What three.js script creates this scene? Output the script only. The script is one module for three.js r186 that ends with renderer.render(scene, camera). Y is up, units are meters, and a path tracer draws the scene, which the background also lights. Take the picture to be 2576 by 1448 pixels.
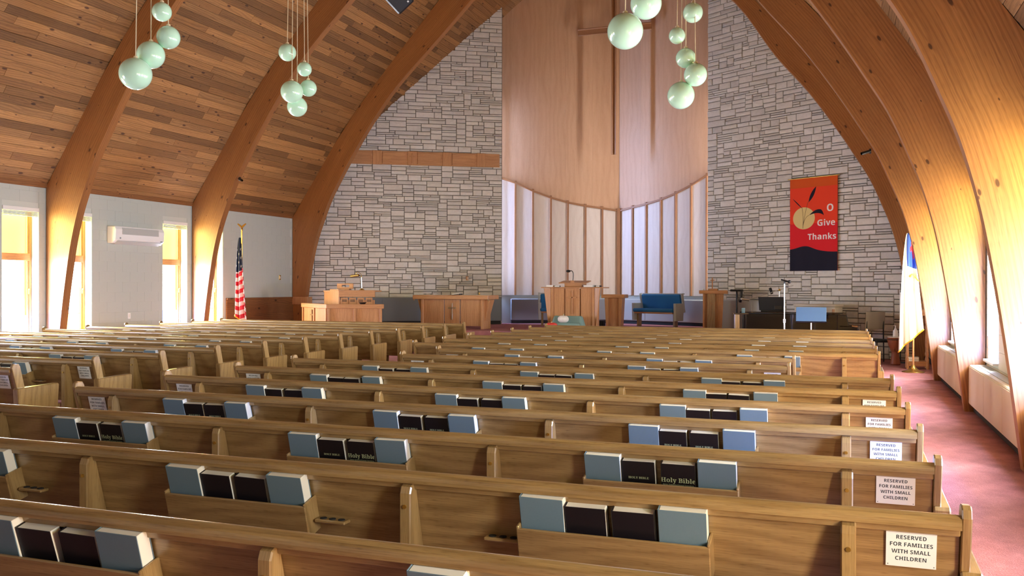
import * as THREE from 'three';
import { mergeGeometries } from 'three/addons/utils/BufferGeometryUtils.js';
import { RectAreaLightUniformsLib } from 'three/addons/lights/RectAreaLightUniformsLib.js';

// ------------------------------------------------------------------ camera, sky, light, exposure
const scene = new THREE.Scene();
const renderer = new THREE.WebGLRenderer({ antialias: true });
renderer.toneMapping = THREE.LinearToneMapping;
renderer.toneMappingExposure = 0.93;
renderer.shadowMap.enabled = true;
RectAreaLightUniformsLib.init();
const EYE = 1.54, FOCAL = 2264.6, YAW = 0.3518;
const camera = new THREE.PerspectiveCamera(2 * Math.atan(724 / FOCAL) * 180 / Math.PI, 2576 / 1448, 0.05, 200);
camera.position.set(0, EYE, 0);
camera.rotation.set(-0.0025, YAW, 0.002, 'YXZ');
scene.background = new THREE.Color(0.75, 0.85, 1.0);
// daylight that each kind of glass lets in (linear colour, strength)
const DAY = {
  yellow: [[0.95, 0.87, 0.28], 34],
  white: [[0.9, 0.97, 0.98], 64],
  blue: [[0.15, 0.32, 1.0], 280],
  amber: [[1.0, 0.6, 0.24], 110],
  slitLeft: [[0.44, 0.6, 1.05], 120],
  slitRight: [[0.96, 0.94, 0.96], 55],
};

// ------------------------------------------------------------------ numbers
const CX = -5.92, HALF = 7.58, WL = CX - HALF, WR = CX + HALF;   // middle of the nave, inner faces of the side walls
const ARCH = [0.73, 4.6, 8.48, 12.35, 16.23, 20.1];              // near faces of the arches, metres ahead of the camera
const ROWZ = i => 2.2515 + 0.9 * i;                              // back of pew row i
const PLAT = 0.5;
let seed = 7;
const rnd = () => { seed = (seed + 0x6D2B79F5) | 0; let t = Math.imul(seed ^ (seed >>> 15), 1 | seed); t = (t + Math.imul(t ^ (t >>> 7), 61 | t)) ^ t; return ((t ^ (t >>> 14)) >>> 0) / 4294967296; };
const rr = (a, b) => a + (b - a) * rnd();
const lerp = (a, b, t) => a + (b - a) * t;
const clamp = (x, a = 0, b = 1) => Math.min(b, Math.max(a, x));
const smooth = (a, b, x) => { const t = clamp((x - a) / (b - a)); return t * t * (3 - 2 * t); };
// where a point (x, height, metres ahead) falls in the photograph, used only to leave out repeats that are out of view
function pixel(x, y, z) {
  const c = Math.cos(YAW), s = Math.sin(YAW), u = x * c + z * s, d = -x * s + z * c;
  return [1288 + FOCAL * u / d, 718 - FOCAL * (y - EYE) / d, d];
}
const inView = (x, y, z, m = 60) => { const p = pixel(x, y, z); return p[2] > 0.3 && p[0] > -m && p[0] < 2576 + m && p[1] > -m && p[1] < 1448 + m; };

// ------------------------------------------------------------------ textures
function hash(x, y, s) { let h = Math.imul(x, 374761393) + Math.imul(y, 668265263) + Math.imul(s, 974634521); h = Math.imul(h ^ (h >>> 13), 1274126177); return ((h ^ (h >>> 16)) >>> 0) / 4294967296; }
function vn(x, y, px, py, s) {
  const xi = Math.floor(x), yi = Math.floor(y), fx = x - xi, fy = y - yi, a = fx * fx * (3 - 2 * fx), b = fy * fy * (3 - 2 * fy);
  const x0 = ((xi % px) + px) % px, x1 = (x0 + 1) % px, y0 = ((yi % py) + py) % py, y1 = (y0 + 1) % py;
  return lerp(lerp(hash(x0, y0, s), hash(x1, y0, s), a), lerp(hash(x0, y1, s), hash(x1, y1, s), a), b);
}
function fbm(u, v, fx, fy, o, s) { let t = 0, a = 0.5, n = 0; for (let i = 0; i < o; i++) { t += a * vn(u * fx, v * fy, fx, fy, s + i * 17); n += a; a *= 0.5; fx *= 2; fy *= 2; } return t / n; }
function tex(w, h, mu, mv, fn, srgb = true) {
  const d = new Uint8Array(w * h * 4);
  for (let j = 0; j < h; j++) for (let i = 0; i < w; i++) {
    const c = fn((i + 0.5) / w, (j + 0.5) / h), k = 4 * (j * w + i);
    d[k] = 255 * clamp(c[0]); d[k + 1] = 255 * clamp(c[1]); d[k + 2] = 255 * clamp(c[2]); d[k + 3] = 255;
  }
  const t = new THREE.DataTexture(d, w, h); t.wrapS = t.wrapT = THREE.RepeatWrapping; t.magFilter = THREE.LinearFilter; t.minFilter = THREE.LinearFilter;
  t.repeat.set(1 / mu, 1 / mv); if (srgb) t.colorSpace = THREE.SRGBColorSpace; t.needsUpdate = true; return t;
}
const mix3 = (a, b, t) => [lerp(a[0], b[0], t), lerp(a[1], b[1], t), lerp(a[2], b[2], t)];
const rgb = (r, g, b) => [r / 255, g / 255, b / 255];
// grain runs along u; mu x mv metres a tile
function woodTex(w, h, mu, mv, o) {
  const knots = []; for (let i = 0; i < (o.knots || 0); i++) knots.push([hash(i, 1, o.s), hash(i, 2, o.s), 0.005 + 0.018 * Math.pow(hash(i, 3, o.s), 2)]);
  return tex(w, h, mu, mv, (u, v) => {
    let push = 0, kn = 0;
    for (const [ku, kv, r] of knots) {
      let du = Math.abs(u - ku); du = Math.min(du, 1 - du) * mu; let dv = v - kv; if (dv > 0.5) dv -= 1; if (dv < -0.5) dv += 1; dv *= mv;
      const d = Math.hypot(du / 2.3, dv) / r; if (d < 6) { push += Math.exp(-d * d / 5) * Math.sign(dv) * 0.7; if (d < 1.15) kn = Math.max(kn, smooth(1.15, 0.6, d)); }
    }
    const ring = v * o.rings + (o.wave || 2) * fbm(u, v, o.wu || 3, o.wv || 3, 3, o.s) + push;
    const g = Math.pow(0.5 + 0.5 * Math.sin(2 * Math.PI * ring), 1.6);
    const fine = vn(u * 10, v * h / 3, 10, Math.round(h / 3), o.s + 5), pore = Math.pow(vn(u * 60, v * h / 2, 60, Math.round(h / 2), o.s + 6), 4);
    const broad = fbm(u, v, 3, 6, 3, o.s + 8);
    let c = mix3(o.light, o.dark, clamp(o.a * g + 0.28 * fine + 0.35 * pore + 0.35 * (broad - 0.5)));
    if (kn) c = mix3(c, o.knot, kn * 0.7);
    return c;
  });
}
const oakT = woodTex(1024, 512, 1.7, 0.5, { s: 11, rings: 7, wave: 4, wu: 2, wv: 2, a: 0.26, light: rgb(202, 174, 124), dark: rgb(130, 102, 64) });
const cabT = woodTex(512, 256, 1.4, 0.5, { s: 21, rings: 9, wave: 4, wu: 2, wv: 2, a: 0.22, light: rgb(204, 152, 104), dark: rgb(160, 108, 66) });
const firT = woodTex(1024, 1024, 4.2, 1.3, { s: 31, rings: 34, wave: 5, wu: 3, wv: 4, a: 0.24, knots: 40, light: rgb(186, 138, 84), dark: rgb(102, 68, 38), knot: rgb(58, 32, 20) });
const lamT = woodTex(1024, 512, 5.0, 0.9, { s: 41, rings: 22, wave: 2, wu: 3, wv: 2, a: 0.24, knots: 20, light: rgb(190, 132, 76), dark: rgb(122, 76, 40), knot: rgb(56, 32, 20) });
const plyLowT = woodTex(512, 512, 2.6, 1.2, { s: 57, rings: 7, wave: 3, wu: 2, wv: 2, a: 0.2, light: rgb(230, 219, 210), dark: rgb(208, 193, 182) });
const plyT = woodTex(512, 512, 2.6, 1.2, { s: 51, rings: 7, wave: 3, wu: 2, wv: 2, a: 0.2, light: rgb(220, 188, 158), dark: rgb(196, 160, 128) });
const carpetT = tex(512, 512, 0.9, 0.9, (u, v) => { const a = vn(u * 256, v * 256, 256, 256, 3), b = fbm(u, v, 6, 6, 4, 9); return mix3(rgb(146, 92, 98), rgb(200, 136, 138), clamp(0.6 * a + 0.8 * (b - 0.3))); });
const carpetB = tex(512, 512, 0.9, 0.9, (u, v) => { const a = vn(u * 256, v * 256, 256, 256, 3); return [a, a, a]; }, false);
const stoneT = tex(512, 512, 1.6, 1.6, (u, v) => { const a = fbm(u, v, 5, 9, 5, 71), b = fbm(u, v, 40, 40, 2, 75); return mix3(rgb(212, 209, 203), rgb(244, 242, 237), clamp(0.75 * a + 0.35 * b)); });
const stoneB = tex(512, 512, 1.6, 1.6, (u, v) => { const a = 0.6 * fbm(u, v, 9, 14, 5, 81) + 0.4 * fbm(u, v, 50, 50, 2, 85); return [a, a, a]; }, false);
const plasterB = tex(256, 256, 0.5, 0.5, (u, v) => { const a = fbm(u, v, 24, 24, 4, 91); return [a, a, a]; }, false);
const weaveB = tex(256, 256, 0.25, 0.25, (u, v) => { const a = 0.5 + 0.25 * Math.sin(u * 2 * Math.PI * 80) + 0.25 * Math.sin(v * 2 * Math.PI * 80); return [a, a, a]; }, false);

function canvasTex(w, h, draw) {
  const c = document.createElement('canvas'); c.width = w; c.height = h; draw(c.getContext('2d'), w, h);
  const t = new THREE.CanvasTexture(c); t.colorSpace = THREE.SRGBColorSpace; return t;
}
// ------------------------------------------------------------------ materials
const M = (o) => new THREE.MeshStandardMaterial(o);
const tint = (r, g, b) => new THREE.Color(r, g, b);
const mat = {
  oak: new THREE.MeshPhysicalMaterial({ map: oakT, color: tint(0.68, 0.61, 0.53), roughness: 0.3, clearcoat: 0.8, clearcoatRoughness: 0.18 }),
  cab: M({ map: cabT, roughness: 0.42 }),
  cabDark: M({ map: cabT, color: tint(0.62, 0.55, 0.5), roughness: 0.45 }),
  lam: [[0.8, 0.76, 0.72], [0.74, 0.7, 0.66], [0.84, 0.8, 0.75]].map(c => M({ map: lamT, color: tint(...c), roughness: 0.42 })),
  fir: [[0.84, 0.84, 0.84], [0.6, 0.58, 0.56], [1.06, 1.04, 1.0], [0.74, 0.7, 0.66], [0.9, 0.86, 0.8], [0.48, 0.46, 0.44]].map(c => M({ map: firT, color: tint(...c), roughness: 0.62 })),
  trim: M({ map: firT, color: tint(0.62, 0.5, 0.42), roughness: 0.55 }),
  ply: M({ map: plyT, color: tint(0.92, 0.8, 0.7), roughness: 0.5 }),
  plyLow: M({ map: plyLowT, roughness: 0.5 }),
  stone: [[1, 1, 1], [0.9, 0.9, 0.9], [1.03, 1.03, 1.02], [0.82, 0.82, 0.83], [0.95, 0.94, 0.91]].map(c => M({ map: stoneT, color: tint(...c).multiplyScalar(0.95), bumpMap: stoneB, bumpScale: 0.006, roughness: 0.9 })),
  mortar: M({ color: '#6a645b', roughness: 1 }),
  block: M({ color: '#bcc3ba', bumpMap: plasterB, bumpScale: 0.0015, roughness: 0.7 }),
  blockRight: M({ color: '#e2dccb', bumpMap: plasterB, bumpScale: 0.001, roughness: 0.5 }),
  paint: M({ color: '#c9cec4', roughness: 0.8 }),
  carpet: M({ map: carpetT, bumpMap: carpetB, bumpScale: 0.004, roughness: 1 }),
  white: M({ color: '#f2f3f0', roughness: 0.45 }),
  page: M({ color: '#ece8de', roughness: 0.85 }),
  hymnal: M({ color: '#6a8292', roughness: 0.6, bumpMap: weaveB, bumpScale: 0.0006 }),
  bible: M({ color: '#17131a', roughness: 0.4 }),
  globe: new THREE.MeshPhysicalMaterial({ color: '#c8f0d0', roughness: 0.16, clearcoat: 0.8, clearcoatRoughness: 0.08 }),
  cord: M({ color: '#d9c7a0', roughness: 0.7 }),
  metal: M({ color: '#c9ccd0', metalness: 1, roughness: 0.28 }),
  brass: M({ color: '#d6b468', metalness: 1, roughness: 0.3 }),
  black: M({ color: '#121214', roughness: 0.35 }),
  blackGloss: new THREE.MeshPhysicalMaterial({ color: '#0c0c10', roughness: 0.14, clearcoat: 1, clearcoatRoughness: 0.05 }),
  blackMat: M({ color: '#1c1c20', roughness: 0.85 }),
  grey: M({ color: '#8d939c', roughness: 0.5 }),
  greyBlue: M({ color: '#75808f', roughness: 0.5 }),
  greyLight: M({ color: '#b9bdb8', roughness: 0.55 }),
  beige: M({ color: '#d3c7b2', roughness: 0.5 }),
  cream: M({ color: '#e3d6bf', roughness: 0.55 }),
  blue: M({ color: '#2f79b5', roughness: 0.95, bumpMap: weaveB, bumpScale: 0.001 }),
  standBlue: M({ color: '#5d7fa8', roughness: 0.45, metalness: 0.2 }),
  frame: M({ map: cabT, color: tint(0.95, 0.8, 0.6), roughness: 0.45 }),
  blind: M({ color: '#e6e8e4', roughness: 0.5 }),
  blindSlat: M({ color: '#a9aeb0', roughness: 0.6 }),
  gold: M({ color: '#e8b93a', roughness: 0.6 }),
  grille: M({ color: '#2d2f33', roughness: 0.8 }),
};
for (const [k, [c]] of Object.entries(DAY)) mat['pane_' + k] = M({ color: tint(...c).multiplyScalar(0.6), emissive: tint(...c), emissiveIntensity: { yellow: 1.05, white: 6, blue: 8, amber: 6 }[k] ?? 2, roughness: 0.2 });

// ------------------------------------------------------------------ geometry helpers (height y, metres ahead z -> three's -z)
function uvs(g, axis = 0, off = [0, 0]) {                        // uv in metres, u along the grain axis
  if (g.index) g = g.toNonIndexed();
  for (const k of Object.keys(g.attributes)) if (!['position', 'normal', 'uv'].includes(k)) g.deleteAttribute(k);
  if (!g.attributes.normal) g.computeVertexNormals();
  const p = g.attributes.position, uv = new Float32Array(p.count * 2), e = new THREE.Vector3(), f = new THREE.Vector3(), a = new THREE.Vector3();
  for (let i = 0; i < p.count; i += 3) {
    a.fromBufferAttribute(p, i); e.fromBufferAttribute(p, i + 1).sub(a); f.fromBufferAttribute(p, i + 2).sub(a); e.cross(f);
    const n = [Math.abs(e.x), Math.abs(e.y), Math.abs(e.z)], m = n.indexOf(Math.max(...n));
    const ua = m === axis ? (axis + 1) % 3 : axis, va = [0, 1, 2].find(k => k !== m && k !== ua);
    for (let k = 0; k < 3; k++) { uv[2 * (i + k)] = p.getComponent(i + k, ua) + off[0]; uv[2 * (i + k) + 1] = p.getComponent(i + k, va) + off[1]; }
  }
  g.setAttribute('uv', new THREE.BufferAttribute(uv, 2)); return g;
}
function cbox(w, h, d, c = 0) {                                  // box with chamfered edges, 44 triangles
  if (!c) return new THREE.BoxGeometry(w, h, d).toNonIndexed();
  c = Math.min(c, w * 0.3, h * 0.3, d * 0.3);
  const H = [w / 2, h / 2, d / 2], P = (ax, s) => { const v = [0, 1, 2].map(k => s[k] * (k === ax ? H[k] : H[k] - c)); return new THREE.Vector3(...v); };
  const pos = [], tri = (a, b, q) => { const n = b.clone().sub(a).cross(q.clone().sub(a)); if (n.dot(a.clone().add(b).add(q)) < 0) [b, q] = [q, b]; for (const v of [a, b, q]) pos.push(v.x, v.y, v.z); };
  const quad = (a, b, q, r) => { tri(a, b, q); tri(a, q, r); }, S = [-1, 1];
  for (let ax = 0; ax < 3; ax++) for (const s of S) { const k = (i, j) => { const v = [0, 0, 0]; v[ax] = s; v[(ax + 1) % 3] = i; v[(ax + 2) % 3] = j; return P(ax, v); }; quad(k(-1, -1), k(1, -1), k(1, 1), k(-1, 1)); }
  for (let ax = 0; ax < 3; ax++) { const b = (ax + 1) % 3, q = (ax + 2) % 3; for (const s of S) for (const t of S) { const k = (f, e) => { const v = [0, 0, 0]; v[ax] = e; v[b] = s; v[q] = t; return P(f, v); }; quad(k(b, -1), k(b, 1), k(q, 1), k(q, -1)); } }
  for (const x of S) for (const y of S) for (const z of S) tri(P(0, [x, y, z]), P(1, [x, y, z]), P(2, [x, y, z]));
  const g = new THREE.BufferGeometry(); g.setAttribute('position', new THREE.Float32BufferAttribute(pos, 3)); g.computeVertexNormals(); return g;
}
// box centred at (x, y, ahead z)
function bx(w, h, d, x = 0, y = 0, z = 0, o = {}) {
  let g = cbox(w, h, d, o.c ?? 0.004); g = uvs(g, o.axis ?? [w, h, d].indexOf(Math.max(w, h, d)), [rnd() * 3, rnd() * 3]);
  if (o.rx) g.rotateX(o.rx); if (o.ry) g.rotateY(o.ry); if (o.rz) g.rotateZ(o.rz);
  return g.translate(x, y, -z);
}
// outline [[ahead z, y], ...] extruded from x0 to x1
function exX(pts, x0, x1, o = {}) {
  const s = new THREE.Shape(pts.map(p => new THREE.Vector2(...p)));
  for (const h of o.holes || []) s.holes.push(new THREE.Path(h.map(p => new THREE.Vector2(...p))));
  const b = o.bevel ?? 0.004; let g = new THREE.ExtrudeGeometry(s, { depth: x1 - x0 - 2 * b, bevelEnabled: b > 0, bevelSize: b, bevelThickness: b, bevelOffset: -b, bevelSegments: 1, curveSegments: 8 });
  g.translate(0, 0, b); g.rotateY(Math.PI / 2); g.translate(x0, 0, 0); return uvs(g, o.axis ?? 1, [rnd() * 3, rnd() * 3]);
}
// outline [[x, y], ...] extruded from z0 to z1 metres ahead
function exZ(pts, z0, z1, o = {}) {
  const s = new THREE.Shape(pts.map(p => new THREE.Vector2(...p)));
  const b = o.bevel ?? 0.004; let g = new THREE.ExtrudeGeometry(s, { depth: z1 - z0 - 2 * b, bevelEnabled: b > 0, bevelSize: b, bevelThickness: b, bevelOffset: -b, bevelSegments: 1, curveSegments: 8 });
  g.translate(0, 0, b - z1); return uvs(g, o.axis ?? 1, [rnd() * 3, rnd() * 3]);
}
const clean = g => { if (g.index) g = g.toNonIndexed(); for (const k of Object.keys(g.attributes)) if (!['position', 'normal', 'uv'].includes(k)) g.deleteAttribute(k); return g; };
const cyl = (r0, r1, h, x, y, z, n = 16) => clean(new THREE.CylinderGeometry(r0, r1, h, n)).translate(x, y, -z);
const ball = (r, x, y, z, n = 20) => clean(new THREE.SphereGeometry(r, n, Math.round(n * 0.7))).translate(x, y, -z);
const lathe = (pts, x = 0, y = 0, z = 0, n = 24) => clean(new THREE.LatheGeometry(pts.map(p => new THREE.Vector2(...p)), n)).translate(x, y, -z);
const tube = (pts, r, n = 24, k = 8) => clean(new THREE.TubeGeometry(new THREE.CatmullRomCurve3(pts.map(p => new THREE.Vector3(p[0], p[1], -p[2]))), n, r, k));
const rod = (a, b, r, k = 10) => clean(new THREE.TubeGeometry(new THREE.LineCurve3(new THREE.Vector3(a[0], a[1], -a[2]), new THREE.Vector3(b[0], b[1], -b[2])), 1, r, k));
const used = {};
const numbered = n => { const k = used[n] = (used[n] ?? -1) + 1; return k ? `${n}_${String(k).padStart(3, '0')}` : n; };
function mesh(name, geo, m, parent, label) {
  const g = Array.isArray(geo) ? mergeGeometries(geo.map(clean)) : geo;
  const o = new THREE.Mesh(g, m); o.castShadow = o.receiveShadow = true; o.name = parent ? name : numbered(name); (parent || scene).add(o);
  if (label) o.userData.label = label; return o;
}
function thing(name, label, category, [x, y, z] = [0, 0, 0], turn = 0, group) {
  const o = new THREE.Group(); o.name = numbered(name); o.position.set(x, y, -z); o.rotation.y = turn; scene.add(o);
  o.userData = { label, category }; if (group) o.userData.group = group; return o;
}
function struct(name, label, parts) { const o = new THREE.Group(); o.name = name; scene.add(o); o.userData = { kind: 'structure', label, category: name.split('_')[0] }; return o; }

// ------------------------------------------------------------------ floor, platform
const floor = struct('floor', 'mauve carpeted floor of the nave');
mesh('carpet', bx(HALF * 2 + 0.5, 0.2, 29, CX, -0.1, 11.2, { c: 0, axis: 0 }), mat.carpet, floor);
const plat = struct('floor_platform', 'raised purple carpeted platform below the apse');
mesh('platform_top', bx(8.6, PLAT, 6, CX, PLAT / 2, 22.25, { c: 0.01 }), mat.carpet, plat);
mesh('step', bx(7.4, 0.333, 0.36, CX, 0.1665, 19.07, { c: 0.01 }), mat.carpet, plat);
mesh('step', bx(7.8, 0.167, 0.36, CX, 0.0835, 18.71, { c: 0.01 }), mat.carpet, plat);

// ------------------------------------------------------------------ roof line and arches
const OUT = [[7.58, 3.32], [6.9, 4.28], [6.1, 5.48], [5.4, 6.33], [4.51, 7.3], [3.42, 8.5], [0, 12.1]];
function roofY(s) { s = Math.abs(s); for (let i = 1; i < OUT.length; i++) if (s >= OUT[i][0]) { const [a, b] = [OUT[i - 1], OUT[i]]; return lerp(b[1], a[1], (s - b[0]) / (a[0] - b[0])); } return 12.1; }
const INNER = [[7.34, 0], [7.2, 1.1], [7.08, 1.85], [6.99, 2.3], [6.85, 2.8], [6.70, 3.19], [6.45, 3.77], [6.2, 4.2], [5.83, 4.8], [5.23, 5.67], [4.55, 6.5]];
const OUTER = [[7.565, 0], [7.565, 1.1], [7.565, 1.9], [7.565, 2.5], [7.565, 3.0], [7.565, 3.31], [7.1, 4.0], [6.73, 4.54], [6.33, 5.14], [5.73, 5.93], [5.02, 6.75]];
const topIn = { '-1': [[3.5, 7.5], [2.42, 8.55], [0, 11.1]], 1: [[3.71, 7.72], [2.6, 8.7], [0, 11.1]] };
const topOut = [[4.1, 7.75], [3.0, 8.94], [0, 12.1]];
function archHalf(sgn, z0, depth, foot) {
  const I = new THREE.CatmullRomCurve3([...INNER, ...topIn[sgn]].map(p => new THREE.Vector3(p[0], p[1], 0)), false, 'centripetal');
  const O = [...OUTER, ...topOut], n = I.points.length - 1, st = [];
  for (let i = 0; i < n; i++) for (let k = 0; k < 4; k++) st.push([i, k / 4]); st.push([n - 1, 1]);
  const rows = st.map(([i, t]) => { const a = I.getPoint((i + t) / n), b = [lerp(O[i][0], O[i + 1][0], t), lerp(O[i][1], O[i + 1][1], t)]; return [CX + sgn * a.x, a.y, CX + sgn * b[0], b[1]]; });
  const pos = [], uv = []; let len = 0; const off = rnd() * 5;
  const push = (p, q) => { pos.push(...p); uv.push(...q); };
  const quad = (a, b, c, d, ua, ub, uc, ud, out) => {
    const A = new THREE.Vector3(...a), n = new THREE.Vector3(...b).sub(A).cross(new THREE.Vector3(...c).sub(A));
    if (n.dot(out) >= 0) { push(a, ua); push(b, ub); push(c, uc); push(a, ua); push(c, uc); push(d, ud); } else { push(a, ua); push(c, uc); push(b, ub); push(a, ua); push(d, ud); push(c, uc); }
  };
  const zf = -z0, zb = -z0 - depth, front = new THREE.Vector3(0, 0, 1), back = new THREE.Vector3(0, 0, -1), inn = new THREE.Vector3(-sgn, -0.4, 0), outv = new THREE.Vector3(sgn, 0.4, 0);
  for (let k = 0; k + 1 < rows.length; k++) {
    const [a, b, c, d] = rows[k], [e, f, g, h] = rows[k + 1], w0 = Math.hypot(c - a, d - b), w1 = Math.hypot(g - e, h - f), l2 = len + Math.hypot(e - a, f - b);
    const u0 = len + off, u1 = l2 + off;
    quad([a, b, zf], [c, d, zf], [g, h, zf], [e, f, zf], [u0, 0], [u0, w0], [u1, w1], [u1, 0], front);
    quad([a, b, zb], [c, d, zb], [g, h, zb], [e, f, zb], [u0, 0.3], [u0, 0.3 + w0], [u1, 0.3 + w1], [u1, 0.3], back);
    quad([a, b, zf], [a, b, zb], [e, f, zb], [e, f, zf], [u0, 0.6], [u0, 0.6 + depth], [u1, 0.6 + depth], [u1, 0.6], inn);
    quad([c, d, zf], [c, d, zb], [g, h, zb], [g, h, zf], [u0, 0.1], [u0, 0.1 + depth], [u1, 0.1 + depth], [u1, 0.1], outv);
    len = l2;
  }
  const [a, b, c, d] = rows[0]; quad([a, b, zf], [c, d, zf], [c, d, zb], [a, b, zb], [0, 0], [0, 0.2], [0.2, 0.2], [0.2, 0], new THREE.Vector3(0, -1, 0));
  const G = new THREE.BufferGeometry(); G.setAttribute('position', new THREE.Float32BufferAttribute(pos, 3)); G.setAttribute('uv', new THREE.Float32BufferAttribute(uv, 2)); G.computeVertexNormals(); return G;
}
const archLabel = ['laminated wooden arch at the very back of the nave', 'laminated wooden arch second from the back, beside the camera', 'nearest full laminated wooden arch, at the right edge of the photograph', 'laminated wooden arch between the left windows before the wall air conditioner', 'laminated wooden arch next to the standing striped flag', 'front laminated wooden arch framing the stone chancel walls'];
ARCH.forEach((z, i) => {
  const t = thing('wooden_arch', archLabel[i], 'arch', [0, 0, 0], 0, 'laminated arches of the nave');
  for (const s of [-1, 1]) mesh('half_arch', archHalf(s, z, 0.16), mat.lam[i % 3], t);
  if (i === 5) for (const s of [-1, 1]) mesh('arch_shoe', bx(0.5, 0.2, 0.24, CX + s * 7.34, 1.14, z + 0.08, { c: 0.01, axis: 1 }), mat.cab, t);
});
// small dark clamp lights on the arches
for (const [x, y, z, s, l] of [[-12.2, 3.83, 16.19, 1, 'small black clamp light on left arch above the striped flag'], [0.43, 3.8, 16.19, -1, 'small black clamp light high on the right arch near the banner']]) {
  const t = thing('clamp_light', l, 'lamp', [x, y, z]); mesh('bracket', bx(0.03, 0.08, 0.05, 0, 0, 0.01, { c: 0.004 }), mat.black, t);
  mesh('lamp_head', rod([0, 0.0, -0.02], [0.14 * s, -0.05, -0.1], 0.025), mat.black, t);
}

// ------------------------------------------------------------------ ceiling of planks
const ceiling = struct('ceiling', 'steep ceiling of knotty orange brown planks between the arches');
{
  const L = [0]; for (let i = 1; i < OUT.length; i++) L.push(L[i - 1] + Math.hypot(OUT[i][0] - OUT[i - 1][0], OUT[i][1] - OUT[i - 1][1]));
  const at = l => { let i = 1; while (i < L.length - 1 && l > L[i]) i++; const t = (l - L[i - 1]) / (L[i] - L[i - 1]); return [lerp(OUT[i - 1][0], OUT[i][0], t), lerp(OUT[i - 1][1], OUT[i][1], t), Math.atan2(OUT[i][1] - OUT[i - 1][1], OUT[i - 1][0] - OUT[i][0])]; };
  const total = L[L.length - 1], W = 0.142, all = [];
  for (const s of [-1, 1]) for (let k = 0; k * W < total; k++) {
    let z = -3.2 - rr(0, 1.5); const [a, y, th] = at((k + 0.5) * W);
    while (z < 25.3) { const len = rr(1.5, 3.4), m = z + len / 2; const x = CX + s * a, p = pixel(x, y, m); all.push({ s, x, y, th, z, len, size: inView(x, y, m, 100) && m < 20.5 ? len * FOCAL / p[2] * (s < 0 ? 1 : 0.2) : 0 }); z += len; }
  }
  all.sort((a, b) => b.size - a.size);
  const rest = [];
  all.forEach((p, i) => {
    const o = new THREE.Object3D(); o.position.set(p.x, p.y, -(p.z + p.len / 2)); o.rotation.z = p.s < 0 ? p.th : -p.th; o.updateMatrix();
    const g = uvs(cbox(W - 0.004, 0.02, p.len - 0.004, 0.003), 2, [rnd() * 9, rnd() * 9]).translate(0, 0.01 + rr(0, 0.004), 0);
    if (i < 296 && p.size > 0) { const m = mesh('plank', g, mat.fir[Math.floor(rnd() * 6)], ceiling); m.position.copy(o.position); m.rotation.copy(o.rotation); }
    else rest.push(g.applyMatrix4(o.matrix));
  });
  const six = [[], [], [], [], [], []]; rest.forEach((g, i) => six[i % 6].push(g));
  const merged = mergeGeometries(six.map(l => mergeGeometries(l)), true);
  const m = mesh('planking', merged, mat.fir, ceiling); m.userData.kind = 'stuff';
  // roof deck above the planks
  const deck = []; for (const s of [-1, 1]) for (let i = 1; i < OUT.length; i++) {
    const a = OUT[i - 1], b = OUT[i], th = Math.atan2(b[1] - a[1], a[0] - b[0]), l = Math.hypot(b[0] - a[0], b[1] - a[1]);
    const g = cbox(l + 0.1, 0.16, 29, 0).translate(0, 0.13, 0); g.rotateZ(s < 0 ? th : -th); deck.push(uvs(g, 2).translate(CX + s * (a[0] + b[0]) / 2, (a[1] + b[1]) / 2, -11.2));
  }
  mesh('roof_deck', deck, mat.trim, ceiling);
}

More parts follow.
